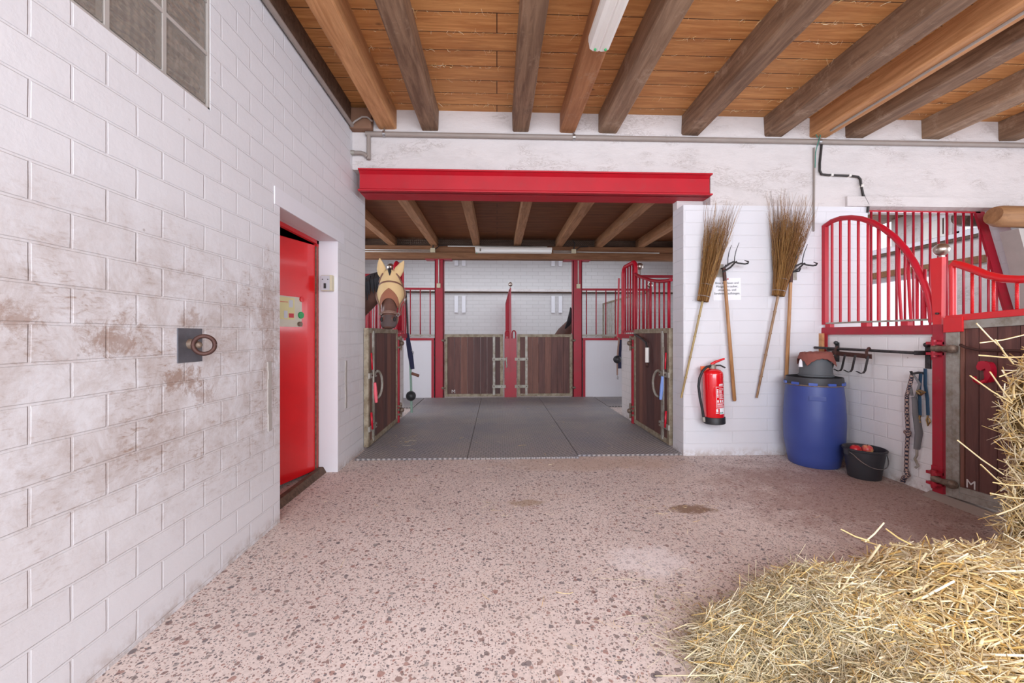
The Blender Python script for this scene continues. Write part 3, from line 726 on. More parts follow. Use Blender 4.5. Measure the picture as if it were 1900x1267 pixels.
# ------------------------------------------------------------------ strip lamps
def strip_lamp(name, lb, x, y0, y1, z, axis='y', tilt=0):
    L = y1 - y0; r = thing(name, lb, 'lamp', (x, y0, z) if axis == 'y' else (y0, x, z), 'strip lamps')
    T = Matrix.Translation((x, y0, z)) @ Matrix.Rotation(tilt, 4, 'Z') if axis == 'y' else Matrix.Translation((y0, x, z)) @ Matrix.Rotation(-PI / 2, 4, 'Z')
    body = MB().box(-.075, .075, 0, L, .03, .075, M=T, bev=.01); build('housing', body, M['white_plastic'], r)
    vs = MB()
    prof = [(-.072, .03), (-.066, -.012), (-.045, -.026), (-.012, -.030), (0, -.024), (.012, -.030), (.045, -.026), (.066, -.012), (.072, .03)]
    pl = [(a_, .008, b_) for a_, b_ in prof]
    vs.prism(pl, (0, L - .016, 0), M=T); df = build('diffuser', vs, M['diffuser'], r)
    for s_ in (-.035, .035): build('end_clip', MB().sph((s_, .03, -.031), .008, 8, M=T), M['green_plastic'], df)
    for s_ in (-.078, .078): build('side_clip', MB().box(s_ - .006, s_ + .006, .09, .12, -.005, .045, M=T), M['galv'], r)
    return r
r = strip_lamp('strip_lamp', 'white strip lamp hanging under the reddish joist at top', .72, 1.25, 2.78, 3.195, tilt=.015)
for s_ in (-.035, .035): build('end_clip', MB().sph((.70 + s_, 2.75, 3.164), .009, 8), M['green_plastic'], r)
strip_lamp('strip_lamp', 'white strip lamp fixed to the rear cross beam', 7.9, -.42, 1.06, 2.84, axis='x')
# conduits and boxes on the rear cross beam
for i, (x, lb, xa, xb_) in enumerate(((-1.235, 'left red post', -2.9, -1.26), (1.50, 'right red post', 1.10, 1.47))):
    jb = thing('junction_box', 'small cream junction box on the cross beam above the ' + lb, 'junction box', (x, 7.98, 2.86), 'junction boxes on the rear cross beam')
    build('housing', MB().box(x - .045, x + .045, 7.93, 7.984, 2.83, 2.91, bev=.006), M['panel_cream'], jb)
    build('feed_pipe', MB().tube([(xa, 7.965, 2.875), (xb_, 7.965, 2.875)], .010, 6).tube([(xa, 7.965, 2.84), (xb_, 7.965, 2.84)], .010, 6), M['pipe_light'], jb)
    build('loop_cable', MB().tube([(x, 7.95, 2.91), (x + .02, 7.94, 3.02), (x - .03, 7.94, 3.10)], .011, 6).tube([(x + .03, 7.95, 2.88), (x + .12, 7.95, 2.955), (x + .28, 7.955, 2.965)], .009, 6), M['black_cable'], jb)
tag(build('surface_pipe', MB().tube([(-.95, 7.965, 2.955), (.98, 7.965, 2.955)], .009, 6), M['pipe_light']), 'thin pale pipe along the cross beam above the rear strip lamp', 'pipe')
tag(build('surface_pipe', MB().tube([(1.56, 7.965, 2.86), (3.2, 7.965, 2.85)], .010, 6), M['pipe_light']), 'thin pale pipe running right from the right junction box', 'pipe')

# ------------------------------------------------------------------ rubber mats
random.seed(5)
cols = [(-1.395, -.298), (-.292, .818), (.824, 1.895)]; rows = [(4.07, 5.64), (5.646, 6.95), (6.956, 8.02)]
rn = ['front row', 'middle row', 'back row']; cn = ['left', 'centre', 'right']
for j, (a, b) in enumerate(rows):
    for i, (c_, d) in enumerate(cols):
        if j == 0: a_ = a + (.0, -.01, .06)[i]
        else: a_ = a
        tag(build('rubber_mat', MB().box(c_, d, a_, b, .0, .018, bev=.004), M['mat']), 'dark diamond-patterned rubber mat, %s of the %s in the aisle' % (cn[i], rn[j]), 'rubber mat', 'rubber mats on the aisle floor')
tag(build('rubber_mat', MB().box(-3.0, -1.41, 6.95, 8.02, 0, .016, bev=.004), M['mat']), 'rubber mat in the passage left of the left red post', 'rubber mat', 'rubber mats in the side passages')
tag(build('rubber_mat', MB().box(1.91, 3.6, 6.95, 8.02, 0, .016, bev=.004), M['mat']), 'rubber mat in the passage right of the right red post', 'rubber mat', 'rubber mats in the side passages')

# ------------------------------------------------------------------ posts, rear fronts
def red_post(x0, x1, lb):
    p = thing('red_post', lb, 'post', ((x0 + x1) / 2, 8.1, 0), 'red posts under the cross beam')
    mb = MB(); mb.box(x0, x1, 8.02, 8.035, 0, 2.7).box(x0, x0 + .012, 8.02, 8.18, 0, 2.7).box(x1 - .012, x1, 8.02, 8.18, 0, 2.7).box(x0, x1, 8.165, 8.18, 0, 2.7)
    build('shaft', mb, M['red_worn'], p)
    build('cap_plate', MB().box(x0 - .18, x1 + .16, 7.99, 8.19, 2.70, 2.714), M['red_worn'], p)
    return p
p1 = red_post(-1.21, -1.04, 'left red steel post under the rear cross beam')
p2 = red_post(1.50, 1.68, 'right red steel post under the rear cross beam')
for x, lb in ((-1.13, 'left'), (1.60, 'right')):
    s_ = thing('socket_drop', 'cream socket on a pale tube down the %s red post' % lb, 'socket', (x, 8.0, 2.2), 'sockets on the red posts')
    build('tube', MB().tube([(x, 8.005, 2.80), (x, 8.005, 2.23)], .012, 8), M['pipe_light'], s_)
    build('housing', MB().box(x - .035, x + .035, 7.97, 8.019, 2.15, 2.235, bev=.006), M['panel_cream'], s_)
# centre post
cpst = thing('centre_post', 'wide red centre post with steel ball between the two rear gates', 'post', (.265, 8.08, 0))
build('body', MB().box(.15, .385, 8.03, 8.15, 0, 1.17, bev=.006), M['red_worn'], cpst)
build('blade', MB().prism([(.265, 8.02, .45), (.245, 8.02, 1.2), (.252, 8.02, 2.16), (.278, 8.02, 2.16), (.285, 8.02, 1.2)], (0, .03, 0)), M['red_worn'], cpst)
for x in (.20, .335):
    pts = [(x - .035, 8.06, 1.15)] + [(x - .035 * math.cos(a_), 8.06, 1.27 + .05 * math.sin(a_)) for a_ in [PI * k / 8 for k in range(9)]] + [(x + .035, 8.06, 1.15)]
    build('hoop', MB().tube(pts, .012, 8), M['red_worn'], cpst)
build('ball', MB().sph((.265, 8.05, 2.235), .045, 16).tube([(.265, 8.05, 2.15), (.265, 8.05, 2.2)], .012, 8), M['chrome'], cpst)
build('bolt_hook', MB().tube([(.19, 8.01, .8), (.185, 8.0, .72), (.195, 8.0, .64), (.185, 8.01, .60)], .012, 6), M['galv'], cpst)

def bars_y(x, ya, yb, z0, ztop, n, r, mb):       # bars in a plane normal to x
    for k in range(n):
        y = ya + (yb - ya) * (k + .5) / n; mb.tube([(x, y, z0), (x, y, ztop(y) if callable(ztop) else ztop)], r, 6, cap=False)
def bars_x(y, xa, xb, z0, ztop, n, r, mb):
    for k in range(n):
        x = xa + (xb - xa) * (k + .5) / n; mb.tube([(x, y, z0), (x, y, ztop(x) if callable(ztop) else ztop)], r, 6, cap=False)
def front_panel(name, lb, xa, xb, zt=2.14, tk=7):
    p = thing(name, lb, 'grille', ((xa + xb) / 2, 8.08, 1.2), 'grilles of the rear stalls')
    build('top_rail', MB().box(xa, xb, 8.06, 8.10, zt - .02, zt + .02, bev=.004), M['red_worn'], p)
    for k in range(tk):
        x = xa + (xb - xa) * (k + .5) / tk; build('bar', MB().tube([(x, 8.08, 1.2), (x, 8.08, zt - .02)], .011, 6), M['red_worn'], p)
    build('bottom_rail', MB().box(xa, xb, 8.055, 8.105, 1.205, 1.245), M['galv'], p)
    build('foot', MB().box((xa + xb) / 2 - .02, (xa + xb) / 2 + .02, 8.06, 8.1, 1.17, 1.21), M['red_worn'], p)
    return p
front_panel('stall_grille', 'red barred grille left of the left red post', -2.56, -1.21)
front_panel('stall_grille', 'red barred grille right of the right red post', 1.68, 3.04)
for i, (xa, xb, s_) in enumerate(((-2.55, -1.225, 'left'), (1.695, 3.03, 'right'))):
    struct('wall_stall_front_' + s_, MB().box(xa, xb, 8.04, 8.14, 0, 1.13), M['plaster_smooth'])
    ps = thing('red_edge_channel', 'red channel framing the white %s rear stall wall' % s_, 'channel', ((xa + xb) / 2, 8.03, 1.1), 'red channels on the rear stall walls')
    build('top_rail', MB().box(xa, xb, 8.025, 8.15, 1.13, 1.175), M['red_worn'], ps)
    x = xb - .05 if i == 0 else xa
    build('upright', MB().box(x, x + .05, 8.025, 8.035, 0, 1.13), M['red_worn'], ps)
# partitions between rear stalls (seen edge-on)
def partition(x, lb, metal=False, y0=8.2, y1=11.7, zt=2.15):
    p = thing('stall_partition', lb, 'partition', (x, 9.9, 0), 'partitions between rear stalls')
    build('lower_panel', MB().box(x - .025, x + .025, y0, y1, .05, 1.15), M['plank'], p)
    build('frame', MB().box(x - .02, x + .02, y0, y1, zt - .04, zt).box(x - .02, x + .02, y0, y0 + .04, 0, zt).box(x - .02, x + .02, y1 - .04, y1, 0, zt).box(x - .03, x + .03, y0, y1, 1.15, 1.2), M['red_worn'] if not metal else M['galv_dirty'], p)
    mb = MB(); bars_y(x, y0, y1, 1.2, zt - .04, 26, .011, mb); o = build('bars', mb, M['red_worn'] if not metal else M['galv'], p); o['kind'] = 'stuff'
    return p
partition(.262, 'dark red barred partition behind the centre post')
partition(3.06, 'partition of galvanised bars behind the right rear grille', metal=True)
partition(-2.58, 'dark red partition behind the left rear grille')
for x, lb in ((3.06, 'right'), (-2.58, 'left')):
    e = thing('end_post', 'slim red end post with steel ball at the %s rear grille' % lb, 'post', (x, 8.08, 0), 'ball topped end posts')
    build('shaft', MB().box(x - .025, x + .025, 8.05, 8.11, 0, 2.17), M['red_worn'], e)
    build('ball', MB().sph((x, 8.08, 2.23), .055, 16), M['chrome'], e.children[0])

# ------------------------------------------------------------------ half-height gates
def gate(name, lb, O, ux, W, Z0, Z1, latch='end', nplank=8, seed=0, group='half-height stall gates', depth=.05, hinge=True, handle=True, mirror=False):
    """O: world corner at hinge (x,y); ux: unit direction along width; local n = outward normal."""
    r = thing(name, lb, 'gate', (O[0], O[1], 0), group)
    ux = Vector((ux[0], ux[1], 0)).normalized(); nx = Vector((0, 0, 1)).cross(ux)
    if mirror: nx = -nx
    T = Matrix(((ux.x, nx.x, 0, O[0]), (ux.y, nx.y, 0, O[1]), (0, 0, 1, 0), (0, 0, 0, 1)))
    t = .055
    fr = MB()
    fr.box(0, t, -depth / 2, depth / 2, Z0, Z1, M=T, bev=.004).box(W - t, W, -depth / 2, depth / 2, Z0, Z1, M=T, bev=.004)
    fr.box(t, W - t, -depth / 2, depth / 2, Z0, Z0 + t, M=T, bev=.004).box(t, W - t, -depth / 2, depth / 2, Z1 - t, Z1, M=T, bev=.004)
    build('frame', fr, M['galv_dirty'], r)
    random.seed(seed); pw = (W - 2 * t) / nplank
    for k in range(nplank):
        x0 = t + pw * k
        build('plank', MB().box(x0 + .002, x0 + pw - .002, -.015, .015, Z0 + t, Z1 - t, M=T, bev=.002), M[random.choice(['plank', 'plank', 'plank_light', 'plank_dark'])], r)
    if latch:
        lx = W - .20
        build('latch_stile', MB().box(lx, lx + .045, .016, .035, Z0 + .03, Z1 - .03, M=T), M['galv'], r)
        for z in (Z0 + .20, Z0 + (Z1 - Z0) * .6):
            lb_ = build('latch_bar', MB().box(lx - .01, W + .05, .036, .055, z - .028, z + .028, M=T), M['galv'], r)
            build('bolt', MB().sph(T @ Vector((lx + .022, .058, z)), .009, 8), M['rust'], lb_)
            build('bolt', MB().sph(T @ Vector((W - .025, .058, z)), .009, 8), M['rust'], lb_)
    if hinge:
        for z in (Z0 + .17, Z1 - .12):
            build('hinge', MB().tube([T @ Vector((-.06, .03, z)), T @ Vector((.02, .04, z))], .016, 8).sph(T @ Vector((-.03, .04, z)), .028, 10), M['rustgrey'], r)
    return r, T
# rear gates
GB, TB_ = gate('stall_gate', 'brown plank gate hinged on the left red post', (-1.02, 8.06), (1, 0), 1.14, .03, 1.25, seed=1, mirror=True)
gate('stall_gate', 'brown plank gate hinged on the right red post, pony behind', (1.49, 8.06), (-1, 0), 1.09, .03, 1.25, seed=2)
# side gates of the aisle
GL, TL = gate('stall_gate', 'brown plank gate at the left of the aisle below the masked horse', (-1.40, 5.74), (0, -1), 1.30, .03, 1.31, seed=3, mirror=False)
GR, TR_ = gate('stall_gate', 'brown plank gate at the right of the aisle with curved red bars above', (1.90, 5.55), (0, -1), 1.15, .03, 1.31, seed=4, mirror=True)
def ring_handle(root, T, W):
    c = T @ Vector((W - .20, .06, .68)); pts = []
    d = (T.to_3x3() @ Vector((1, 0, 0))); n_ = (T.to_3x3() @ Vector((0, 1, 0)))
    for k in range(13):
        a_ = PI * k / 12; pts.append(c + Vector((0, 0, .15 * math.cos(a_))) - d * (.09 * math.sin(a_)) + n_ * .03 * math.sin(a_))
    build('curved_handle', MB().tube(pts, .014, 8), M['galv'], root)
ring_handle(GL, TL, 1.30); ring_handle(GR, TR_, 1.15)
# bolt rods with coloured grips on the latch side
for (root, T, W, mt, z0, z1) in ((GL, TL, 1.30, 'pink_plastic', .50, .72), (GR, TR_, 1.15, 'blue_plastic', .52, .78)):
    b_ = T @ Vector((W - .06, .06, 0)); b_ = Vector((b_.x, b_.y, 0))
    brd = build('bolt_rod', MB().tube([b_ + Vector((0, 0, .3)), b_ + Vector((0, 0, 1.1))], .009, 8), M['galv'], root)
    g_ = T @ Vector((W - .03, .085, 0))
    o = build('rope_grip', MB().tube([(g_.x, g_.y, z1), (g_.x, g_.y + .02, (z0 + z1) / 2), (g_.x, g_.y + .05, z0)], [.014, .02, .016], 8), M[mt], brd)
    o['label'] = 'pink plastic grip' if mt == 'pink_plastic' else 'light blue plastic grip'
    build('red_lever', MB().tube([T @ Vector((W - .02, .05, 1.04)), T @ Vector((W - .02, .06, .86))], .009, 6).tube([T @ Vector((W - .02, .05, .40)), T @ Vector((W - .02, .06, .22))], .012, 6), M['red'], root)
# curved red bars over the right gate
ct = lambda y: 1.835 + .235 * max(0, (y - 4.40) / 1.15) ** 1.7
mb = MB(); pts = [(1.90, 4.40 + 1.15 * k / 14, ct(4.40 + 1.15 * k / 14)) for k in range(15)]
build('curved_top_rail', MB().tube(pts, .02, 10), M['red_worn'], GR)
for k in range(9):
    y = 4.46 + 1.07 * k / 8
    build('bar', MB().tube([(1.9, y, 1.31), (1.9, y, ct(y))], .018 if k == 0 else .011, 8), M['red_worn'], GR)
# low walls beyond the side gates, with grilles
for s_, x0, x1, ya, yb in (('left', -1.50, -1.40, 5.78, 6.20), ('right', 1.90, 2.0, 5.60, 6.17)):
    struct('wall_aisle_' + s_, MB().box(x0, x1, ya, yb, 0, 1.19).box(x0 - 2.6 if s_ == 'left' else x1, x0 if s_ == 'left' else x1 + 3.0, yb - .1, yb, 0, 1.19), M['block_mid'])
    xf = x1 if s_ == 'left' else x0; sg = 1 if s_ == 'left' else -1
    ch_ = thing('aisle_post', 'red frame around the end of the low %s aisle wall' % s_, 'post', (xf, ya, 0), 'red frames of the low aisle walls')
    build('upright', MB().box(xf - .045, xf + .045, ya - .045, ya + .0, 0, 1.2), M['red_worn'], ch_)
    build('top_rail', MB().box(xf - .055, xf + .055, ya, yb, 1.19, 1.25), M['red_worn'], ch_)
    for z in (.19, 1.12): build('hinge_lug', MB().box(xf - .05, xf + .05 * 1.4, ya - .05, ya + .03, z - .07, z - .045).box(xf - .05, xf + .07, ya - .05, ya + .03, z + .045, z + .07).tube([(xf + sg * .06, ya - .01, z - .1), (xf + sg * .06, ya - .01, z + .1)], .016, 8).sph((xf + sg * .075, ya - .02, z), .035, 10), M['rustgrey'], ch_)
    g = thing('aisle_grille', 'tall rounded red grille on the low %s aisle wall' % s_, 'grille', (xf, (ya + yb) / 2, 1.2), 'tall grilles on the aisle walls')
    xg = (x0 + x1) / 2 if s_ == 'left' else xf + .01
    xg = xf - sg * .02
    pts = [(xg, ya, 1.25), (xg, ya, 2.16), (xg, ya + .02, 2.22), (xg, ya + .07, 2.255), (xg, yb - .09, 2.255), (xg, yb - .03, 2.23), (xg, yb, 2.16), (xg, yb, 1.25)]
    build('frame', MB().tube(pts, .028, 10), M['red'], g)
    for k in range(4):
        y = ya + (yb - ya) * (k + 1) / 5; build('bar', MB().tube([(xg, y, 1.28), (xg, y, 2.25)], .012, 8), M['red_worn'], g)
    build('foot_rail', MB().box(xg - .02, xg + .02, ya, yb, 1.27, 1.30), M['red_worn'], g)
    build('ball', MB().sph((xg - sg * .09, ya + .1, 2.20), .05, 16).tube([(xg - sg * .09, ya + .1, 2.0), (xg - sg * .09, ya + .1, 2.16)], .014, 6), M['chrome'], g)
# grilles closing the rear side of the aisle stalls
for s_, xa, xb, y in (('left', -3.9, -1.52, 6.15), ('right', 2.05, 4.9, 6.12)):
    g = thing('stall_side_grille', 'red barred grille on the back of the %s aisle stall' % s_, 'grille', ((xa + xb) / 2, y, 1.2), 'back grilles of the aisle stalls')
    build('top_rail', MB().box(xa, xb, y - .02, y + .02, 2.10, 2.14), M['red_worn'], g)
    build('bottom_rail', MB().box(xa, xb, y - .02, y + .02, 1.19, 1.23), M['red_worn'], g)
    if s_ == 'left':
        for k in range(22):
            x = xa + (xb - xa) * (k + .5) / 22; build('bar', MB().tube([(x, y, 1.2), (x, y, 2.1)], .011, 6), M['red_worn'], g)

# hanging things by the aisle walls
nh = thing('hanging_halter', 'navy halter hanging at the end of the left aisle wall', 'halter', (-1.34, 6.22, 1.1))
build('noseband', MB().tube([(-1.35, 6.22, 1.26), (-1.33, 6.22, 1.1), (-1.30, 6.22, .92), (-1.27, 6.22, .72)], [.025, .035, .04, .03], 8, flat=.4), M['navy'], nh)
build('buckle', MB().tube([(-1.28, 6.2, 1.0), (-1.25, 6.2, .98), (-1.26, 6.2, .93)], .006, 6), M['steel'], nh)
gr_ = thing('green_lead_rope', 'green lead rope with dark ball hanging beside the navy halter', 'rope', (-1.31, 6.24, .9))
build('rope', MB().tube([(-1.34, 6.24, 1.2), (-1.31, 6.25, .8), (-1.30, 6.25, .5), (-1.29, 6.25, .06)], .018, 8), M['rope_green'], gr_)
build('ball', MB().sph((-1.29, 6.20, .32), .075, 16), M['rubber_black'], gr_)
build('grip', MB().tube([(-1.28, 6.2, .66), (-1.17, 6.2, .62)], .022, 8), M['leather_dark'], gr_)
nb2 = thing('hanging_ball_toy', 'dark ball on a rope hanging by the right aisle wall', 'horse toy', (1.87, 6.2, .9))
build('ball', MB().sph((1.845, 6.22, .86), .062, 16), M['rubber_black'], nb2)
build('rope', MB().tube([(1.87, 6.2, 1.2), (1.86, 6.22, 1.05), (1.85, 6.22, .92)], .014, 8).tube([(1.845, 6.22, .80), (1.845, 6.22, .62)], .012, 8), M['leather'], nb2)
build('clip', MB().tube([(1.845, 6.22, .62), (1.84, 6.22, .57), (1.855, 6.22, .55), (1.86, 6.22, .6)], .007, 6), M['steel'], nb2)
build('strap', MB().tube([(1.89, 6.21, 1.16), (1.885, 6.23, .95), (1.885, 6.23, .72)], .028, 8, flat=.3), M['navy'], nb2)
tag(build('lead_strap', MB().tube([(1.862, 6.19, 2.1), (1.85, 6.19, 1.6), (1.84, 6.19, 1.2)], .014, 6, flat=.4), m_plain('pale_red_strap', '#c8545c', .7)), 'long pale red strap hanging in front of right rear grille', 'strap')
tag(build('lead_strap', MB().tube([(-1.37, 6.22, 1.9), (-1.35, 6.22, 1.5), (-1.34, 6.24, 1.15)], .014, 6, flat=.4), M['iron']), 'long dark strap hanging right of the masked horse', 'strap')
gh = thing('gate_hook', 'black bent bar with white grip on the right aisle gate', 'hook', (1.88, 5.3, 1.2))
build('arm', MB().tube([(1.87, 5.50, 1.24), (1.84, 5.2, 1.20), (1.83, 4.97, 1.14), (1.83, 4.93, 1.06)], .013, 8), M['iron'], gh)
build('grip', MB().tube([(1.83, 4.93, 1.08), (1.83, 4.93, .90)], .024, 10), M['white_plastic'], gh)
build('tip', MB().tube([(1.83, 4.93, .90), (1.83, 4.93, .84)], .015, 8), M['rust'], gh)

# ------------------------------------------------------------------ text
def text_mesh(name, body, size, Mx, m, parent, align='CENTER', ext=.0006, lead=1.0):
    cu = bpy.data.curves.new(name, 'FONT'); cu.body = body; cu.size = size; cu.align_x = align; cu.extrude = ext; cu.space_line = lead
    to = bpy.data.objects.new(name, cu); C.objects.link(to)
    dg = bpy.context.evaluated_depsgraph_get(); me = bpy.data.meshes.new_from_object(to.evaluated_get(dg))
    bpy.data.objects.remove(to); me.transform(Mx)
    off = Vector((0, 0, 0)); p = parent
    while p is not None: off += Vector(p.location); p = p.parent
    me.transform(Matrix.Translation(-off)); me.materials.clear(); me.materials.append(m)
    o = bpy.data.objects.new(name, me); C.objects.link(o); o.parent = parent; return o
FR = lambda x, y, z: Matrix.Translation((x, y, z)) @ Matrix.Rotation(PI / 2, 4, 'X')       # text facing -y

ps = thing('paper_sign', 'white paper sign with black text on the wall behind the forks', 'sign', (2.355, YF, 1.70))
Ms = Matrix.Rotation(.03, 4, 'Y')
Mp = Matrix.Translation((2.352, YF, 1.70)) @ Matrix.Rotation(-.02, 4, 'Y')
sht = build('sheet', MB().box(-.145, .145, -.004, -.001, -.112, .115, M=Mp), M['paper'], ps)
text_mesh('lettering', 'Bitte die Besen und\nMistgabeln sauber,\nohne Heu- und\nStrohreste aufhängen.', .031, Mp @ Matrix.Translation((0, -.005, .055)) @ Matrix.Rotation(PI / 2, 4, 'X'), M['ink'], sht, lead=1.15)
build('pin', MB().sph((0.01, -.006, .105), .008, 8, M=Mp), M['red'], ps)
# gate letters
def gate_letter(T, root, w_, z, mirror=False, size=.11):
    d = T.to_3x3() @ Vector((1, 0, 0)); n_ = T.to_3x3() @ Vector((0, 1, 0))
    o_ = T @ Vector((w_, .0175, z))
    xa = Vector((0, 0, 1)).cross(n_)
    Mx = Matrix(((xa.x, 0, n_.x, o_.x), (xa.y, 0, n_.y, o_.y), (xa.z, 1, n_.z, o_.z), (0, 0, 0, 1)))
    text_mesh('painted_letter', 'M', size, Mx, M['chalk'], root)

gate_letter(TB_, GB, .17, .10, size=.10)

# ------------------------------------------------------------------ foreground right: low wall, arched grille, gate
struct('wall_stall_low', MB().box(XR, XR + .115, 3.03, YF, 0, 1.265), M['block_low'])
chn = thing('red_wall_channel', 'red steel channel framing the low white wall behind the barrel', 'channel', (XR, 3.02, 0))
build('top_rail', MB().box(XR - .02, XR + .135, 3.03, YF - .002, 1.266, 1.31, bev=.003).box(XR - .023, XR - .0125, 3.032, YF - .003, 1.237, 1.30), M['red_worn'], chn)
build('upright', MB().box(XR - .026, XR + .137, 2.955, 3.029, 0, 1.312, bev=.003), M['red_worn'], chn)
build('wall_strip', MB().box(XR - .02, XR - .012, 4.04, YF - .002, .0, 1.265), M['red_worn'], chn)
build('timber_batten', MB().box(XR - .05, XR - .022, 4.07, YF - .001, .80, 1.25), M['beam_orange'], chn)
for z in (.145, 1.13):
    hg = build('hinge', MB().box(XR - .075, XR - .02, 2.95, 3.03, z + .03, z + .05).box(XR - .075, XR - .02, 2.95, 3.03, z - .05, z - .03).box(XR - .032, XR - .02, 2.95, 3.03, z - .09, z + .09)
        .tube([(XR - .06, 2.985, z - .065), (XR - .06, 2.985, z + .065)], .018, 10), M['red_worn'], chn)
    build('hinge_eye', MB().tube([(XR - .06, 2.985, z), (XR - .065, 2.93, z), (XR - .06, 2.86, z)], [.028, .02, .03], 10).sph((XR - .06, 2.86, z), .032, 12), M['rustgrey'], hg)
# arched grille
ag = thing('arched_grille', 'large arched red grille on the low wall behind the barrel', 'grille', (XR + .05, 3.5, 1.3))
XG = XR + .0
arc = [(4.09, 2.352), (4.0, 2.378), (3.9, 2.378), (3.78, 2.352), (3.66, 2.304), (3.55, 2.24), (3.448, 2.158), (3.35, 2.06), (3.26, 1.94), (3.19, 1.82), (3.13, 1.69), (3.085, 1.56), (3.06, 1.45), (3.05, 1.33)]
build('arched_rail', MB().tube([(XG, y, z) for y, z in arc], .024, 12), M['red'], ag)
build('wall_upright', MB().box(XG - .02, XG + .02, 4.065, 4.107, 1.34, 2.36), M['red'], ag)
def arcz(y):
    for (a_, za), (b_, zb) in zip(arc, arc[1:]):
        if b_ <= y <= a_: return za + (zb - za) * (a_ - y) / (a_ - b_)
    return 1.4
for k, y in enumerate((4.0, 3.90, 3.80, 3.70, 3.60, 3.50, 3.405, 3.315, 3.235, 3.165, 3.105)):
    bend = -.022 if k in (7, 8) else 0
    build('bar', MB().tube([(XG, y + bend, 1.35), (XG, y + bend * .4, 1.55), (XG, y, 1.75), (XG, y, arcz(y))], .0115, 8), M['red'], ag)
build('bottom_rail', MB().box(XG - .015, XG + .015, 3.04, 4.09, 1.345, 1.36), M['galv'], ag)
for y in (4.03, 3.62, 3.25): build('foot', MB().box(XG - .022, XG + .022, y - .03, y + .03, 1.31, 1.345), M['red'], ag)
# gate post with ball
gp = thing('gate_post', 'red gate post with a steel ball on top beside the arched grille', 'post', (XR, 2.98, 1.3))
mb = MB(); mb.prism([(XR - .025, 3.025, 1.312), (XR - .025, 3.045, 1.82), (XR - .025, 2.96, 1.82), (XR - .025, 2.965, 1.312)], (.035, 0, 0)); build('shaft', mb, M['red_bright'], gp)
build('ball', MB().sph((XR, 2.985, 1.88), .048, 24).tube([(XR, 2.985, 1.815), (XR, 2.985, 1.85)], .016, 8), M['chrome'], gp)
build('bolt', MB().tube([(XR - .03, 2.98, 1.395), (XR - .05, 2.98, 1.395)], .008, 6), M['iron'], gp)
# gate
GF = thing('feed_gate', 'large brown plank gate with grey frame and red curved rail at right', 'gate', (XR, 2.93, 0))
Tg = Matrix.Translation((XR, 2.93, .06)) @ Matrix(((1, 0, 0, 0), (0, 1, 0, 0), (0, -.055, 1, 0), (0, 0, 0, 1)))
def gb(mb, a, b, c_, d, e, f_, bev=0): return mb.box(a, b, -d, -c_, e, f_, M=Tg, bev=bev)     # c_,d: distance along gate
fr = MB()
gb(fr, -.03, .03, 0, .042, -.02, 1.27, .003); gb(fr, -.03, .03, .042, .088, -.02, 1.27, .003); gb(fr, -.03, .03, .088, 1.45, -.02, .028, .003); gb(fr, -.026, .026, .088, 1.45, .028, .07, .003)
gb(fr, -.03, .03, .088, 1.45, 1.21, 1.27, .003); gb(fr, -.03, .03, 1.45, 1.51, -.02, 1.27, .003)
build('frame', fr, M['galv'], GF)
x = .088
for k, wd in enumerate((.028, .085, .105, .12, .125, .13, .13, .13, .13, .13, .13, .119)):
    o = build('plank', gb(MB(), -.018 if k else -.024, .018, x + .002, x + wd - .002, .07, 1.21, .003), M['plank_light' if k == 0 else 'plank'], GF); x += wd
rl = MB(); gb(rl, -.036, .03, .0, 1.45, 1.27, 1.315, .004); gb(rl, -.045, -.03, -.005, .12, 1.19, 1.30, .004); build('red_rail', rl, M['red_bright'], GF)
cu = [(0.06, 1.36), (.025, 1.735), (.04, 1.755), (.08, 1.735), (.16, 1.685), (.24, 1.63), (.33, 1.588), (.42, 1.565), (.52, 1.555), (.7, 1.56), (.9, 1.58), (1.1, 1.62), (1.3, 1.68)]
tp = lambda d_, z_: Tg @ Vector((-.005, -d_, z_ - .06))
build('curved_rail', MB().tube([tp(d_, z_) for d_, z_ in cu[1:]], .026, 12), M['red_bright'], GF)
build('rail_upright', MB().tube([tp(.025, 1.36), tp(.025, 1.735)], .021, 12), M['red_bright'], GF)
for k in range(9):
    d_ = .15 + .125 * k
    zt = np.interp(d_, [c[0] for c in cu[1:]], [c[1] for c in cu[1:]])
    mb = MB(); mb.tube([tp(d_, 1.36), tp(d_, zt - .01)], .0085, 8)
    n_ = int((zt - 1.40) / .011)
    for q in range(n_): z_ = 1.385 + q * .011; mb.tube([tp(d_, z_), tp(d_, z_ + .004)], .0108, 8)
    build('bar', mb, M['red_bright'], GF)
# painted M on the gate
mx = Matrix.Translation(Tg @ Vector((-.0195, -.154, .078))) @ Matrix(((0, 0, -1, 0), (-1, 0, 0, 0), (0, 1, 0, 0), (0, 0, 0, 1)))
text_mesh('painted_letter', 'M', .085, mx, M['chalk'], GF, ext=.001)
build('brown_rod', MB().tube([tp(.12 + .0, 1.155) + Vector((-.05, 0, 0)), tp(.17, 1.135) + Vector((-.07, 0, 0)), tp(.25, 1.115) + Vector((-.07, 0, 0)), tp(.8, 1.09) + Vector((-.07, 0, 0))], .010, 8), M['rust'], GF)
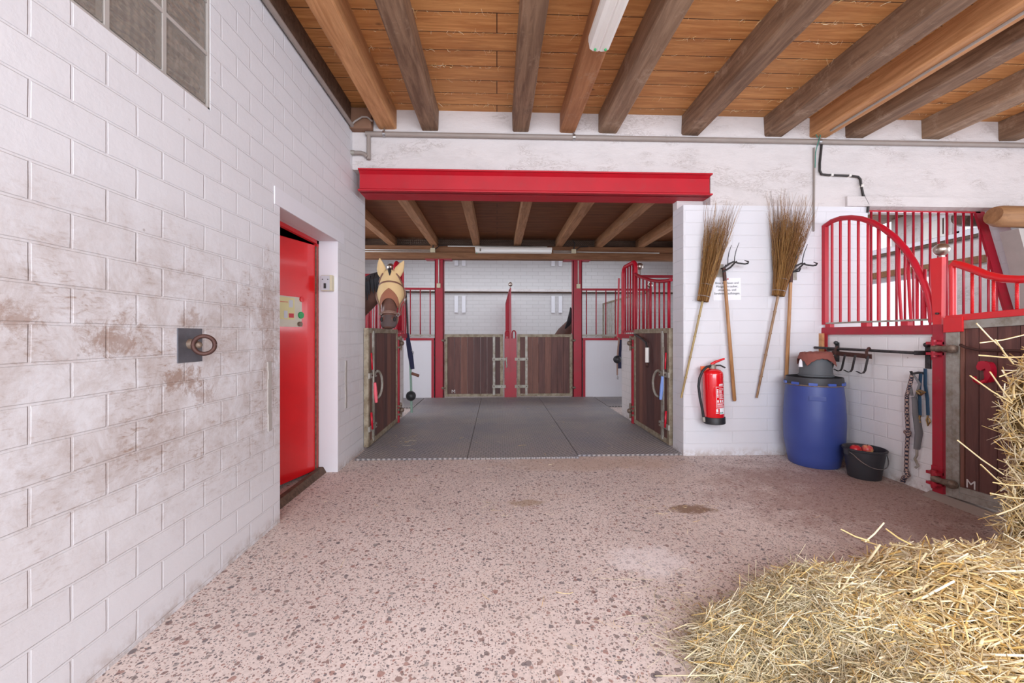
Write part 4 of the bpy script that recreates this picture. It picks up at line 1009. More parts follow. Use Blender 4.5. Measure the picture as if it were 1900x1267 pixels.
# horse-head hook
hk = thing('horse_head_hook', 'small dark red horse head hook on the brown gate', 'hook', tuple(tp(.2, .98)))
hp = [(.21, 1.055), (.225, 1.06), (.245, 1.06), (.275, 1.045), (.285, 1.01), (.28, .96), (.265, .93), (.25, .91), (.245, .945), (.255, .98), (.25, 1.01), (.24, 1.005), (.225, .995), (.205, 1.0), (.198, 1.02)]
build('head', MB().prism([tp(a_ + .02, b_ - .02) + Vector((-.035, 0, 0)) for a_, b_ in hp], (-.02, 0, 0)), M['red_hook'], hk)
build('plate', MB().prism([tp(.275 + .03 * math.cos(q * PI / 8), .965 + .07 * math.sin(q * PI / 8)) + Vector((-.014, 0, 0)) for q in range(16)], (-.02, 0, 0)), M['red_hook'], hk)
build('prong', MB().tube([tp(.265, .91) + Vector((-.04, 0, 0)), tp(.245, .89) + Vector((-.07, 0, 0)), tp(.24, .905) + Vector((-.09, 0, 0)), tp(.24, .935) + Vector((-.095, 0, 0))], [.014, .012, .011, .012], 8), M['red_hook'], hk)

# barred window of the front wall
bw = thing('window_grille', 'tall red window grille with upright bars behind the arched grille', 'grille', (4.4, YF + .03, 1.9))
YG = YF + .12
build('top_rail', MB().box(GX0, 5.2, YG - .012, YG + .012, 2.545, 2.57), M['red'], bw)
for k in range(19):
    x = 3.90 + .0935 * k
    zt = 2.55 if x < 5.2 else max(1.35, 2.55 - (x - 5.17) * 3.0)
    build('bar', MB().tube([(x, YG, 1.2), (x, YG, zt)], .011, 8), M['red_worn'], bw)
build('slanted_bar', MB().prism([(5.14, YG - .012, 2.57), (5.24, YG - .012, 2.57), (5.64, YG - .012, 1.3), (5.54, YG - .012, 1.3)], (0, .024, 0)), M['red_worn'], bw)
mb = MB(); mb.prism([(5.268, YF - .002, 2.31), (5.446, YF - .002, 2.31), (5.80, YF - .002, 1.15), (5.60, YF - .002, 1.15)], (0, -.16, 0)); tag(build('concrete_brace', mb, M['concrete']), 'grey slanting concrete brace right of the window grille', 'brace')
mb = MB(); mb.prism([(5.50, YB + .01, GZ1 + .02), (5.56, YB + .01, GZ1 + .02), (6.02, YB + .01, 1.2), (5.96, YB + .01, 1.2)], (0, .06, 0)); tag(build('timber_brace', mb, M['wood_dark']), 'dark slanting timber behind the window bars', 'brace')
lg = MB(); lg.tube([(5.0, YF - .16, 2.44), (5.06, YF - .16, 2.43), (6.3, YF - .16, 2.41)], [.085, .105, .11], 16); tag(build('log_beam', lg, M['log']), 'pale round log ending right of the window grille', 'log')
lg = MB(); lg.tube([(5.42, YB + .25, 2.62), (5.47, YB + .25, 2.62), (6.4, YB + .25, 2.62)], [.09, .11, .11], 16); tag(build('log_beam', lg, M['wood_dark']), 'dark round log seen behind the window bars', 'log')
# opening in the rear right wall: frames
for n_, (a, b, c_, d) in enumerate(((5.93, 8.6, 1.1, 2.17), (4.75, 5.62, 2.66, 3.4), (6.52, 7.3, 2.66, 3.4))):
    mb = MB(); t_ = .05
    mb.box(RW + .05, RW + .1, a, b, c_, c_ + t_).box(RW + .05, RW + .1, a, b, d - t_, d).box(RW + .05, RW + .1, a, a + t_, c_, d).box(RW + .05, RW + .1, b - t_, b, c_, d)
    if n_ == 0: mb.box(RW + .06, RW + .09, 7.3, 7.34, c_, d)
    o = build('window_%d' % (n_ + 2), mb, M['plaster_smooth']); o['kind'] = 'structure'
sh = thing('window_shutter', 'white panel with strap hinge on the wall outside the bars', 'shutter', (RW, 5.9, 3.0))
build('panel', MB().box(RW - .03, RW, 5.66, 5.98, 2.67, 3.4), M['white_plastic'], sh)
build('strap_hinge', MB().box(RW - .04, RW - .03, 5.66, 5.98, 2.93, 2.99), M['paper'], sh)
build('seam', MB().box(RW - .036, RW - .03, 5.70, 5.715, 2.7, 3.4), M['rust'], sh)

# ------------------------------------------------------------------ bar with hooks on the low wall
rk = thing('bar_rack', 'black round bar rack along the low white wall above the barrel', 'rack', (XR, 3.6, 1.08))
build('bar', MB().tube([(XR - .10, 4.10, 1.105), (XR - .10, 3.07, 1.092)], .012, 12), M['iron'], rk)
for y in (3.075, 3.93): build('bracket', MB().box(XR - .012, XR, y - .02, y + .02, .97, 1.16, bev=.003).box(XR - .115, XR, y - .006, y + .006, 1.075, 1.11).sph((XR - .02, y, 1.155), .02, 10), M['iron'], rk)
hr = thing('four_hook_rack', 'iron four-hook hanger clipped over the black bar', 'hook rack', (XR - .1, 3.65, 1.05))
ya, yb = 3.86, 3.44
build('crossbar', MB().prism([(XR - .115, ya, 1.08), (XR - .115, yb, 1.065), (XR - .115, yb, 1.025), (XR - .115, ya, 1.04)], (-.006, 0, 0)), M['rust'], hr)
for y in (3.82, 3.485): build('clip', MB().tube([(XR - .118, y, 1.02), (XR - .122, y, 1.09), (XR - .10, y, 1.122), (XR - .082, y, 1.09)], .016, 6, flat=.35, up=(0, 1, 0)), M['rust'], hr)
for y in (3.82, 3.71, 3.60, 3.47):
    build('hook', MB().tube([(XR - .12, y, 1.05), (XR - .135, y, .985), (XR - .15, y, .92), (XR - .165, y, .90), (XR - .19, y, .897), (XR - .225, y, .915)], .013, 6, flat=.3, up=(0, 1, 0)), M['iron'], hr)
# halters and ropes hanging near the post
hb = thing('halter_hook', 'small black hook holding ropes below the right rack bracket', 'hook', (XR, 3.11, .94))
build('hook', MB().tube([(XR, 3.1, .93), (XR - .05, 3.11, .935), (XR - .09, 3.12, .925), (XR - .10, 3.12, .945)], .01, 8), M['iron'], hb)
cr_ = thing('checked_lead_rope', 'checked blue and tan lead rope with a knot hanging left of the grey strap', 'rope', (XR - .05, 3.18, .8))
build('rope', MB().tube([(XR - .08, 3.125, .93), (XR - .08, 3.15, .82), (XR - .06, 3.19, .74), (XR - .05, 3.20, .6), (XR - .05, 3.19, .46), (XR - .05, 3.20, .3), (XR - .05, 3.205, .12)], .014, 10), M['rope'], cr_)
build('knot', MB().sph((XR - .05, 3.195, .445), .026, 12, sc_=(1, 1, .8)).sph((XR - .06, 3.18, .43), .02, 10), M['rope'], cr_)
build('end_knot', MB().tube([(XR - .05, 3.205, .13), (XR - .05, 3.19, .10), (XR - .05, 3.22, .07), (XR - .05, 3.235, .03)], .018, 8), M['rope'], cr_)
gs = thing('grey_padded_strap', 'grey padded strap with metal clips hanging beside the checked rope', 'strap', (XR - .04, 3.13, .8))
build('loop', MB().tube([(XR - .07, 3.14, .75), (XR - .075, 3.15, .85), (XR - .085, 3.12, .93), (XR - .07, 3.08, .85), (XR - .06, 3.12, .74)], .009, 8), M['grey_web'], gs)
build('pad', MB().tube([(XR - .05, 3.14, .74), (XR - .045, 3.13, .6), (XR - .05, 3.105, .46), (XR - .05, 3.12, .33)], [.02, .027, .03, .024], 10, flat=.6), M['grey_web'], gs)
build('clip', MB().tube([(XR - .05, 3.12, .34), (XR - .05, 3.12, .28), (XR - .05, 3.135, .25), (XR - .05, 3.11, .2), (XR - .05, 3.13, .18)], .009, 8), M['galv'], gs)
build('buckle', MB().tube([(XR - .07, 3.10, .79), (XR - .08, 3.06, .77), (XR - .075, 3.04, .79), (XR - .07, 3.08, .80), (XR - .065, 3.10, .77)], .01, 8), M['brass'], gs)
bh = thing('blue_halter', 'blue webbing halter straps with brass clips beside the red post', 'halter', (XR - .02, 3.07, .8))
build('strap', MB().tube([(XR - .03, 3.075, .97), (XR - .03, 3.075, .84), (XR - .03, 3.06, .74), (XR - .03, 3.055, .61)], .014, 6, flat=.3, up=(0, 1, 0)), M['blue_web'], bh)
build('strap', MB().tube([(XR - .04, 3.10, .93), (XR - .04, 3.11, .8), (XR - .04, 3.105, .6)], .014, 6, flat=.3, up=(0, 1, 0)), M['blue_web'], bh)
build('clip', MB().tube([(XR - .03, 3.055, .61), (XR - .03, 3.065, .57), (XR - .03, 3.055, .53), (XR - .03, 3.04, .56), (XR - .03, 3.05, .59)], .006, 8), M['brass'], bh)
build('clip', MB().tube([(XR - .04, 3.105, .6), (XR - .04, 3.115, .56), (XR - .04, 3.105, .54)], .008, 8), M['brass'], bh)

# ------------------------------------------------------------------ blue barrel, grey bucket, towel, apple bucket
BX, BY = 3.045, 3.83
br_ = thing('blue_barrel', 'blue plastic barrel with black lid in the corner', 'barrel', (BX, BY, 0))
build('body', MB().lathe([(0, 0), (.195, 0), (.205, .01), (.222, .10), (.238, .20), (.243, .215), (.246, .30), (.25, .42), (.247, .50), (.245, .52), (.238, .64), (.228, .74), (.225, .775), (.21, .785), (0, .785)], BX, BY, 64), M['barrel_blue'], br_)
build('lid', MB().lathe([(.0, .79), (.19, .79), (.195, .805), (.218, .815), (.222, .835), (.226, .835), (.232, .80), (.232, .765), (.226, .76)], BX, BY, 64), M['bucket_black'], br_)
for k in range(10):
    a_ = 2 * PI * k / 10 + .25
    T = Matrix.Translation((BX, BY, .778)) @ Matrix.Rotation(a_, 4, 'Z')
    build('lug', MB().box(.225, .243, -.034, .034, -.012, .012, M=T, bev=.004), M['barrel_lug'], br_)
build('clamp_ring', MB().lathe([(.233, .757), (.239, .759), (.239, .768), (.233, .77)], BX, BY, 64), M['rustgrey'], br_)
build('embossed_plate', MB().box(-.065, .065, -.2415, -.235, .63, .67, M=Matrix.Translation((BX, BY, 0)) @ Matrix.Rotation(-.55, 4, 'Z') , bev=.003), M['barrel_blue'], br_)
BB = (BX + .02, BY, .836)
gb_ = thing('grey_feed_bucket', 'upturned grey rubber bucket on the lid of the blue barrel', 'bucket', BB)
build('wall', MB().lathe([(.136, .836), (.143, .84), (.143, .855), (.135, .86), (.128, .93), (.115, 1.02), (.10, 1.045), (0, 1.05)], BB[0], BB[1], 48), M['bucket_grey'], gb_)
def towel():
    bm = bmesh.new(); N = 44; L = .47
    # square cloth draped over the bucket base, rotated so that corners hang
    vs = {}
    R0 = .112; zt = 1.062
    for i in range(N + 1):
        for j in range(N + 1):
            u, v_ = (i / N - .5) * .335, (j / N - .5) * .325
            a_ = math.radians(164)
            x, y = u * math.cos(a_) - v_ * math.sin(a_), u * math.sin(a_) + v_ * math.cos(a_)
            d = math.hypot(x, y); th = math.atan2(y, x)
            if d < R0: px, py, pz = x, y, zt + .004 * math.sin(14 * x) 
            else:
                ex = d - R0; bend = min(ex, .05)
                fold = 1 + .10 * math.sin(th * 5 + .6) * min(1, ex / .08)
                rr = R0 + (ex * .30 + .010) * fold
                px, py = rr * math.cos(th), rr * math.sin(th); pz = zt - ex * .98 - .004
            vs[i, j] = bm.verts.new((BB[0] + px, BB[1] + py, pz + .004 * math.sin(i * .9) * math.cos(j * .7)))
    for i in range(N):
        for j in range(N): bm.faces.new((vs[i, j], vs[i + 1, j], vs[i + 1, j + 1], vs[i, j + 1]))
    mb = MB(); mb.bm(bm, True); return mb
tw = tag(build('towel', towel(), M['towel']), 'red-brown towel draped over the upturned grey bucket', 'towel')
md = tw.modifiers.new('th', 'SOLIDIFY'); md.thickness = .006; md.offset = 1
tag(build('tassel', MB().tube([(BB[0] - .165, BB[1] - .02, 1.0), (BB[0] - .168, BB[1] - .025, .98), (BB[0] - .168, BB[1] - .025, .93)], [.006, .013, .018], 8), M['paper']), 'pale tassel hanging beside the towel on the barrel', 'tassel')
AX, AY = 3.185, 3.44
ab = thing('black_feed_bucket', 'black rubber bucket holding apples on the floor beside the barrel', 'bucket', (AX, AY, 0))
build('shell', MB().lathe([(0, .004), (.108, .0), (.114, .006), (.145, .235), (.155, .24), (.157, .252), (.150, .256), (.140, .245), (.108, .02), (0, .02)], AX, AY, 48), M['bucket_black'], ab)
pts = []
for k in range(17):
    a_ = PI * k / 16; pts.append((AX - .158 * math.cos(a_) * .93 - .03 * 0, AY - .158 * math.sin(a_) * .80 - .03, .235 - .12 * math.sin(a_)))
pts = [(AX - .155, AY, .235)] + pts[1:-1] + [(AX + .155, AY, .235)]
build('wire_handle', MB().tube(pts, .0035, 6), M['steel'], ab)
for s_ in (-1, 1): build('handle_lug', MB().box(AX + s_ * .155 - .01, AX + s_ * .155 + .01, AY - .02, AY + .02, .20, .25, bev=.003), M['bucket_black'], ab)
build('feed', MB().lathe([(0, .186), (.130, .180), (.130, .170), (0, .165)], AX, AY, 32), M['hay_core'], ab)
ap = [(-.045, .035, 'apple', 'red apple, left one in the black bucket'), (.055, .03, 'apple_yellow', 'yellow-red apple, right one in the black bucket')]
for dx, dy, mt, lb in ap:
    x, y, z = AX + dx, AY + dy, .188
    if dy < 0: z = .168
    t_ = thing('apple', lb, 'apple', (x, y, z), 'apples in the black bucket')
    r_ = .042
    build('flesh', MB().lathe([(0.002, .010), (.012, .003), (.026, .006), (.038, .022), (.043, .042), (.038, .064), (.024, .078), (.010, .076), (.002, .068)], x, y, 24, M=Matrix.Translation((0, 0, z))), M[mt], t_)
    build('stem', MB().tube([(x, y, z + .068), (x + .004, y, z + .088)], .0022, 6), M['wood_dark'], t_)

# ------------------------------------------------------------------ fire extinguisher
EX, EY = 2.165, YF - .105
fe = thing('fire_extinguisher', 'red fire extinguisher mounted on the white wall under the brooms', 'fire extinguisher', (EX, EY, .37))
Te = Matrix.Translation((EX, EY, .37)) @ Matrix.Rotation(-.035, 4, 'Y') @ Matrix.Diagonal((1.13, 1.13, 1, 1))
build('cylinder', MB().lathe([(0, .0), (.078, .0), (.084, .01), (.084, .475), (.081, .492), (.066, .512), (.045, .525), (.025, .53), (0, .53)], n=48, M=Te), M['ext_red'], fe)
build('foot', MB().lathe([(0, -.015), (.084, -.015), (.089, -.01), (.089, .05), (.085, .055)], n=48, M=Te), M['rubber_black'], fe)
vlv = build('valve', MB().lathe([(0, .53), (.028, .53), (.03, .555), (.018, .575), (0, .58)], n=20, M=Te).tube([Te @ Vector((-.03, 0, .55)), Te @ Vector((.03, 0, .55))], .014, 10), M['galv'], fe)
build('lever', MB().tube([Te @ Vector((-.015, -.01, .57)), Te @ Vector((.02, -.015, .595)), Te @ Vector((.10, -.02, .625))], [.016, .013, .009], 8, flat=.6), M['red_bright'], vlv)
build('grip', MB().tube([Te @ Vector((.01, -.01, .56)), Te @ Vector((.06, -.02, .56)), Te @ Vector((.10, -.025, .535))], .008, 8), M['iron'], fe)
hse = build('hose', MB().tube([Te @ Vector(p) for p in ((-.02, -.01, .555), (-.06, -.015, .55), (-.10, -.02, .51), (-.13, -.02, .44), (-.14, -.02, .36), (-.132, -.02, .25), (-.115, -.02, .14), (-.105, -.02, .05))], .0125, 10), M['rubber_black'], fe)
build('nozzle', MB().tube([Te @ Vector((-.105, -.02, .055)), Te @ Vector((-.102, -.02, .01))], .014, 10), M['galv'], hse)
build('safety_tag', MB().box(-.10, -.03, .0, .02, .50, .555, M=Te, bev=.003), M['orange'], fe)
build('wall_bracket', MB().box(-.04, .04, .084, .0915, .1, .5, M=Te), M['galv'], fe)
lab = MB(); R_ = .0848
def cyl_patch(mb, a0, a1, z0, z1, n=8, r=R_):
    vs = []; fs = []
    for k in range(n + 1):
        a_ = math.radians(a0 + (a1 - a0) * k / n - 20)
        for z in (z0, z1): vs.append((r * math.sin(a_), -r * math.cos(a_), z))
    for k in range(n): fs.append((2 * k, 2 * k + 2, 2 * k + 3, 2 * k + 1))
    mb.add(vs, fs, True, Te)
random.seed(2)
cyl_patch(lab, 6, 8, .15, .36); cyl_patch(lab, 6, 62, .355, .358); cyl_patch(lab, 6, 62, .15, .153)
for z in (.37, .362): cyl_patch(lab, 25, 55, z + .005, z + .009)
for z in (.375,): cyl_patch(lab, 27, 53, z + .004, z + .010)
for k in range(9):
    z = .335 - k * .012
    cyl_patch(lab, 24, random.randint(44, 58), z, z + .0045)
for k in range(6):
    z = .325 - k * .014; cyl_patch(lab, 11, 20, z, z + .009)
for a0 in (11, 27, 42): cyl_patch(lab, a0, a0 + 9, .205, .228)
for k in range(4): cyl_patch(lab, 10, random.randint(50, 60), .195 - k * .011, .199 - k * .011)
cyl_patch(lab, 4, 16, .112, .142); cyl_patch(lab, 2, 17, .098, .105)
build('label_print', lab, M['paper'], fe)
l2 = MB(); cyl_patch(l2, 24, 62, .09, .148, r=R_ + .0002); ilb = build('inspection_label', l2, M['paper'], fe)
l3 = MB()
for a0 in (27, 39): cyl_patch(l3, a0, a0 + 8, .096, .110, r=R_ + .0006)
build('label_dots', l3, M['teal'], ilb)

# ------------------------------------------------------------------ brooms and forks
def besom(name, lb, base, neck, tip, spread, cane, seed, bundle_r=.05, bend=0.0, n=520, cmat='bamboo'):
    """bristles-up twig broom: cane from base to neck, twigs from neck to tip"""
    base, neck, tip = Vector(base), Vector(neck), Vector(tip)
    r = thing(name, lb, 'broom', tuple(base), 'twig brooms hanging on the wall')
    L = (neck - base).length; ax = (neck - base).normalized()
    pts = [base + ax * L * k / 20 for k in range(21)]
    mb = MB(); mb.tube(pts, [cane * (.85 + .15 * k / 20) for k in range(21)], 10)
    for k in (4, 8, 12, 16, 19): mb.tube([pts[k] - ax * .006, pts[k] + ax * .006], cane * 1.22, 10)
    build('handle', mb, M[cmat], r)
    random.seed(seed); rv = random.uniform
    D = (tip - neck); Ld = D.length; d = D.normalized()
    side = Vector((0, 1, 0)).cross(d).normalized(); out = side.cross(d)
    V = []; F = []
    for q in range(n):
        a_ = rv(0, 2 * PI); rr = bundle_r * math.sqrt(rv(.0, 1)); lenf = rv(.5, .9) if rv(0, 1) < .6 else rv(.75, 1.08)
        sx = math.cos(a_) * rr; sy = math.sin(a_) * rr
        dirx = sx / bundle_r; diry = sy / bundle_r
        pts = []
        w1 = rv(-.03, .03); w2 = rv(-.03, .03)
        for k in range(8):
            s_ = k / 7 * lenf
            fan = (s_ ** 1.25)
            x = sx * (1 - .15 * min(1, s_ * 6) + .1 * s_) + dirx * spread * fan + bend * s_ ** 3 * (.5 + rv(0, .5)) + w1 * math.sin(k * 1.7) * s_ + (rv(-.010, .010) if k > 3 else 0)
            y = sy * .8 + diry * spread * .35 * fan + w2 * math.sin(k * 1.3) * s_
            p = neck - d * .06 + d * (s_ * (Ld + .06)) + side * x + out * y
            if p.y > YF - .006: p.y = YF - .006
            pts.append(p)
        th = rv(.0015, .0036)
        b0 = len(V)
        for k, p in enumerate(pts):
            tr = th * (1 - .75 * k / 7)
            for m_ in range(3):
                an_ = 2 * PI * m_ / 3; V.append(p + side * (math.cos(an_) * tr) + out * (math.sin(an_) * tr))
        for k in range(7):
            for m_ in range(3): F.append((b0 + k * 3 + m_, b0 + k * 3 + (m_ + 1) % 3, b0 + (k + 1) * 3 + (m_ + 1) % 3, b0 + (k + 1) * 3 + m_))
        # small side twigs near the top
        if q % 2 == 0:
            k = random.randint(4, 6); p = pts[k]; e = p + d * rv(.05, .12) + side * rv(-.05, .05) + out * rv(-.02, .02)
            if e.y > YF - .006: e.y = YF - .006
            b0 = len(V)
            for m_ in range(3): an_ = 2 * PI * m_ / 3; V.append(p + side * (math.cos(an_) * .001) + out * (math.sin(an_) * .001))
            V.append(e)
            for m_ in range(3): F.append((b0 + m_, b0 + (m_ + 1) % 3, b0 + 3))
    mb = MB(); mb.v = [tuple(v) for v in V]; mb.f = F; mb.s = [True] * len(F)
    o = build('twigs', mb, M['twig'], r); o['kind'] = 'stuff'
    for off in (-.0, .12):
        p = neck + d * (off - .01); mb = MB()
        ring = [p + side * (math.cos(2 * PI * k / 24) * bundle_r * 1.02) + out * (math.sin(2 * PI * k / 24) * bundle_r * .82) for k in range(25)]
        mb.tube(ring, .004, 6, cap=False); build('binding_wire', mb, M['steel'], o)
    return r
def W(px, py, y):   # helper: point on the front wall plane
    u = (px - 950) / 760; c_, s_ = math.cos(.0368), math.sin(.0368)
    t = y / (c_ - u * s_); return (t * (u * c_ + s_), y, CH - (py - 622) / 760 * t)
yb1 = YF - .07
besom('twig_broom', 'smaller twig broom with pale bamboo handle, left of the forks', W(1264, 738, YF - .03), W(1306, 548, yb1), W(1341, 385, yb1), .135, .0115, 3, bundle_r=.056, n=380)
besom('twig_broom', 'larger spreading twig broom with brown bamboo handle, right one', W(1404, 738, YF - .03), W(1446, 538, yb1), W(1478, 372, yb1), .235, .0125, 8, bundle_r=.058, bend=-.06, n=560, cmat='bamboo_brown')

def dung_fork(name, lb, top, bot, seed, hidden=False):
    top = Vector(top); bot = Vector(bot)
    r = thing(name, lb, 'fork', tuple(bot), 'dung forks hanging on the wall')
    ax = (top - bot).normalized()
    build('handle', MB().tube([bot, bot + ax * .01, bot + (top - bot) * .5, top - ax * .08], [.012, .0175, .0165, .0155], 12), M['handle_wood'], r)
    build('socket', MB().tube([top - ax * .13, top], [.0185, .0165], 12), M['rust'], r)
    # U shaped yoke and four bent tines standing off the wall
    T0 = top
    def tine(dx, up, bright=False):
        return [T0 + Vector((dx * .25, -.01, .0)), T0 + Vector((dx, -.05, .055)), T0 + Vector((dx + .07, -.14, .045)), T0 + Vector((dx + .075, -.16, .055 + up * .3))]
    build('tine', MB().tube([T0, T0 + Vector((.045, -.03, .04)), T0 + Vector((.075, -.04, .055)), T0 + Vector((.12, -.05, .04)), T0 + Vector((.18, -.06, .03)), T0 + Vector((.205, -.07, .035)), T0 + Vector((.19, -.10, .045)), T0 + Vector((.14, -.12, .055))], [.009, .009, .009, .008, .008, .008, .007, .004], 8), M['iron'], r)
    build('tine', MB().tube([T0 + Vector((-.02, -.01, -.045)), T0 + Vector((.05, -.03, .0)), T0 + Vector((.085, -.05, .045)), T0 + Vector((.10, -.06, .055))], [.009, .009, .008, .007], 8), M['iron'], r)
    build('tine', MB().tube([T0 + Vector((.085, -.04, .05)), T0 + Vector((.082, -.05, .10)), T0 + Vector((.09, -.06, .16)), T0 + Vector((.115, -.07, .24))], [.0045, .0045, .004, .0025], 8), M['iron'], r)
    build('tine', MB().tube([T0 + Vector((.03, -.02, .03)), T0 + Vector((.025, -.03, .09)), T0 + Vector((.03, -.04, .15)), T0 + Vector((.05, -.05, .22))], [.0045, .0045, .004, .0025], 8), M['iron'], r)
    return r
dung_fork('dung_fork', 'iron dung fork with wooden handle hanging over the paper sign', W(1343, 497, YF - .07), W(1363, 744, YF - .04), 1)
dung_fork('dung_fork', 'iron dung fork with wooden handle ending behind the blue barrel', W(1468, 500, YF - .07), W(1459, 705, YF - .04), 2)
for (px, py, lb) in ((1334, 502, 'grey wall plate holding the left dung fork'), (1470, 508, 'grey wall plate holding the right dung fork')):
    p = Vector(W(px, py, YF)); t_ = thing('tool_bracket', lb, 'bracket', tuple(p), 'tool brackets on the wall')
    build('plate', MB().box(p.x - .045, p.x + .045, YF - .006, YF, p.z - .065, p.z + .065, bev=.002), M['galv'], t_)
    build('peg', MB().tube([(p.x + .02, YF - .006, p.z + .02), (p.x + .03, YF - .06, p.z + .02), (p.x + .03, YF - .075, p.z + .045)], .007, 8), M['iron'], t_)

# ------------------------------------------------------------------ horses
def loft(mb, rings, n=24):
    """rings: (centre, right, fwd, w, d) ellipse sections"""
    vs = []; fs = []
    for c_, rt, fw, w_, d_ in rings:
        for k in range(n):
            a_ = 2 * PI * k / n; vs.append(Vector(c_) + Vector(rt) * (w_ * math.sin(a_)) + Vector(fw) * (d_ * math.cos(a_)))
    m = len(rings)
    for i in range(m - 1):
        for k in range(n):
            a_ = i * n + k; b_ = i * n + (k + 1) % n; fs.append((a_, b_, b_ + n, a_ + n))
    fs.append(tuple(range(n))); fs.append(tuple((m - 1) * n + k for k in range(n)))
    mb.add(vs, fs, True)
HEADP = [(-.03, .05, .06), (.0, .082, .10), (.08, .100, .125), (.18, .112, .15), (.30, .115, .155), (.42, .10, .135), (.55, .083, .105), (.68, .076, .088), (.80, .080, .082), (.90, .084, .078), (.97, .070, .062), (1.01, .04, .035)]
def head_frame(poll, muzz, facing):
    poll, muzz = Vector(poll), Vector(muzz); ax = (muzz - poll); L = ax.length; ax.normalize()
    fw = Vector(facing); fw = (fw - ax * fw.dot(ax)).normalized(); rt = ax.cross(fw)
    return poll, ax, L, fw, rt
def head_prof(s_):
    ss = [p[0] for p in HEADP]; return np.interp(s_, ss, [p[1] for p in HEADP]), np.interp(s_, ss, [p[2] for p in HEADP])
def head_pt(F_, s_, th, off=0.0, bulge=0.0):
    poll, ax, L, fw, rt = F_; w_, d_ = head_prof(s_)
    c_ = poll + ax * (L * s_) - fw * (d_ - .10)
    return c_ + rt * ((w_ + off + bulge) * math.sin(th)) + fw * ((d_ + off) * math.cos(th))
def horse(name, lb, hips, chest, withers_z, neck_pts, poll, muzz, facing, ears, mask=False, sc_=1.0):
    base = (chest[0], chest[1], 0)
    root = thing(name, lb, 'horse', base)
    mb = MB(); hips = Vector(hips); chest = Vector(chest); ax = (chest - hips).normalized(); rt = Vector((0, 0, 1)).cross(ax).normalized(); up = Vector((0, 0, 1))
    wz = withers_z; Lb = (chest - hips).length
    tr = []
    for s_, w_, d_, dz in ((-.06, .10, .16, -.03), (.02, .22, .26, 0), (.2, .29, .32, 0), (.45, .30, .33, -.03), (.7, .28, .34, -.02), (.9, .23, .31, 0), (1.0, .17, .26, .0), (1.06, .09, .15, .02)):
        tr.append((hips + ax * (Lb * s_) + up * (wz - .36 * sc_ + dz), rt, up, w_ * sc_, d_ * sc_))
    loft(mb, tr)
    # legs
    for s_, side_ in ((.9, 1), (.9, -1), (.08, 1), (.08, -1)):
        c0 = hips + ax * (Lb * s_) + rt * (side_ * .15 * sc_); hind = s_ < .5; z0 = wz - .75 * sc_
        if hind: pts = [(0, wz - .45 * sc_, .15), (.03, wz - .75 * sc_, .12), (.02, .75 * sc_, .075), (-.09, .52 * sc_, .05), (-.06, .28 * sc_, .032), (-.05, .12 * sc_, .038), (.0, .05 * sc_, .05), (.01, .0, .058)]
        else: pts = [(0, wz - .5 * sc_, .12), (0, wz - .8 * sc_, .085), (0, .48 * sc_, .045), (.005, .42 * sc_, .05), (0, .25 * sc_, .032), (0, .12 * sc_, .038), (.03, .05 * sc_, .05), (.04, .0, .058)]
        mb.tube([c0 * 1 + ax * a_ + up * z for a_, z, r_ in pts], [r_ * sc_ for a_, z, r_ in pts], 12)
    # neck
    nr = []
    N_ = len(neck_pts)
    for i, (p, w_, d_) in enumerate(neck_pts):
        p = Vector(p); q0 = Vector(neck_pts[max(0, i - 1)][0]); q1 = Vector(neck_pts[min(N_ - 1, i + 1)][0]); t_ = (q1 - q0).normalized()
        r1 = t_.cross(up).normalized(); u1 = r1.cross(t_)
        nr.append((p, r1, u1, w_, d_))
    loft(mb, nr)
    F_ = head_frame(poll, muzz, facing); pl, axh, L, fw, rth = F_
    hr_ = []
    for s_, w_, d_ in HEADP: hr_.append((pl + axh * (L * s_) - fw * (d_ - .10), rth, fw, w_ * sc_, d_ * sc_))
    loft(mb, hr_)
    # brow ridges and nostril flares
    for sg in (-1, 1):
        mb.sph(head_pt(F_, .33, sg * 1.05, -.022), .04 * sc_, 12); mb.sph(head_pt(F_, .86, sg * .75, -.022), .038 * sc_, 12)
    # ears
    earobjs = []
    for e, tip in ears:
        e = Vector(e); tip = Vector(tip); a_ = tip - e
        mb.tube([e, e + a_ * .2, e + a_ * .5, e + a_ * .8, tip], [.025, .036, .038, .022, .004], 12, flat=.55, up=tuple(rth))
    body = build('body', mb, M['coat'], root)
    rm = body.modifiers.new('rm', 'REMESH'); rm.mode = 'VOXEL'; rm.voxel_size = .014; rm.use_smooth_shade = True
    sm = body.modifiers.new('sm', 'SMOOTH'); sm.iterations = 4; sm.factor = .6
    # dark muzzle skin, nostrils, mouth
    def shell(s0, s1, ths, off, nS=14, nT=28, fold=None, bulge=None):
        m2 = MB(); vs = []; fs = []
        for i in range(nS + 1):
            for j in range(nT + 1):
                th = ths[0] + (ths[1] - ths[0]) * j / nT
                a = s0(th) if callable(s0) else s0; b = s1(th) if callable(s1) else s1
                s_ = a + (b - a) * i / nS
                vs.append(head_pt(F_, s_, th, off, bulge(s_) if bulge else 0))
        for i in range(nS):
            for j in range(nT):
                a = i * (nT + 1) + j; fs.append((a, a + 1, a + nT + 2, a + nT + 1))
        m2.add(vs, fs, True); return m2
    for sg in (-1, 1):
        p = head_pt(F_, .875, sg * .72, .018)
        build('nostril', MB().sph(p, .021, 12, sc_=(.75, .6, 1.2)), M['nostril'], root)
        if not mask:
            build('eye', MB().sph(head_pt(F_, .31, sg * 1.15, -.002), .02, 12), M['nostril'], root)
    m2 = shell(.80, 1.0, (-PI, PI), .0035, nS=8); o = build('muzzle_skin', m2, M['muzzle'], root)
    return root, F_, shell
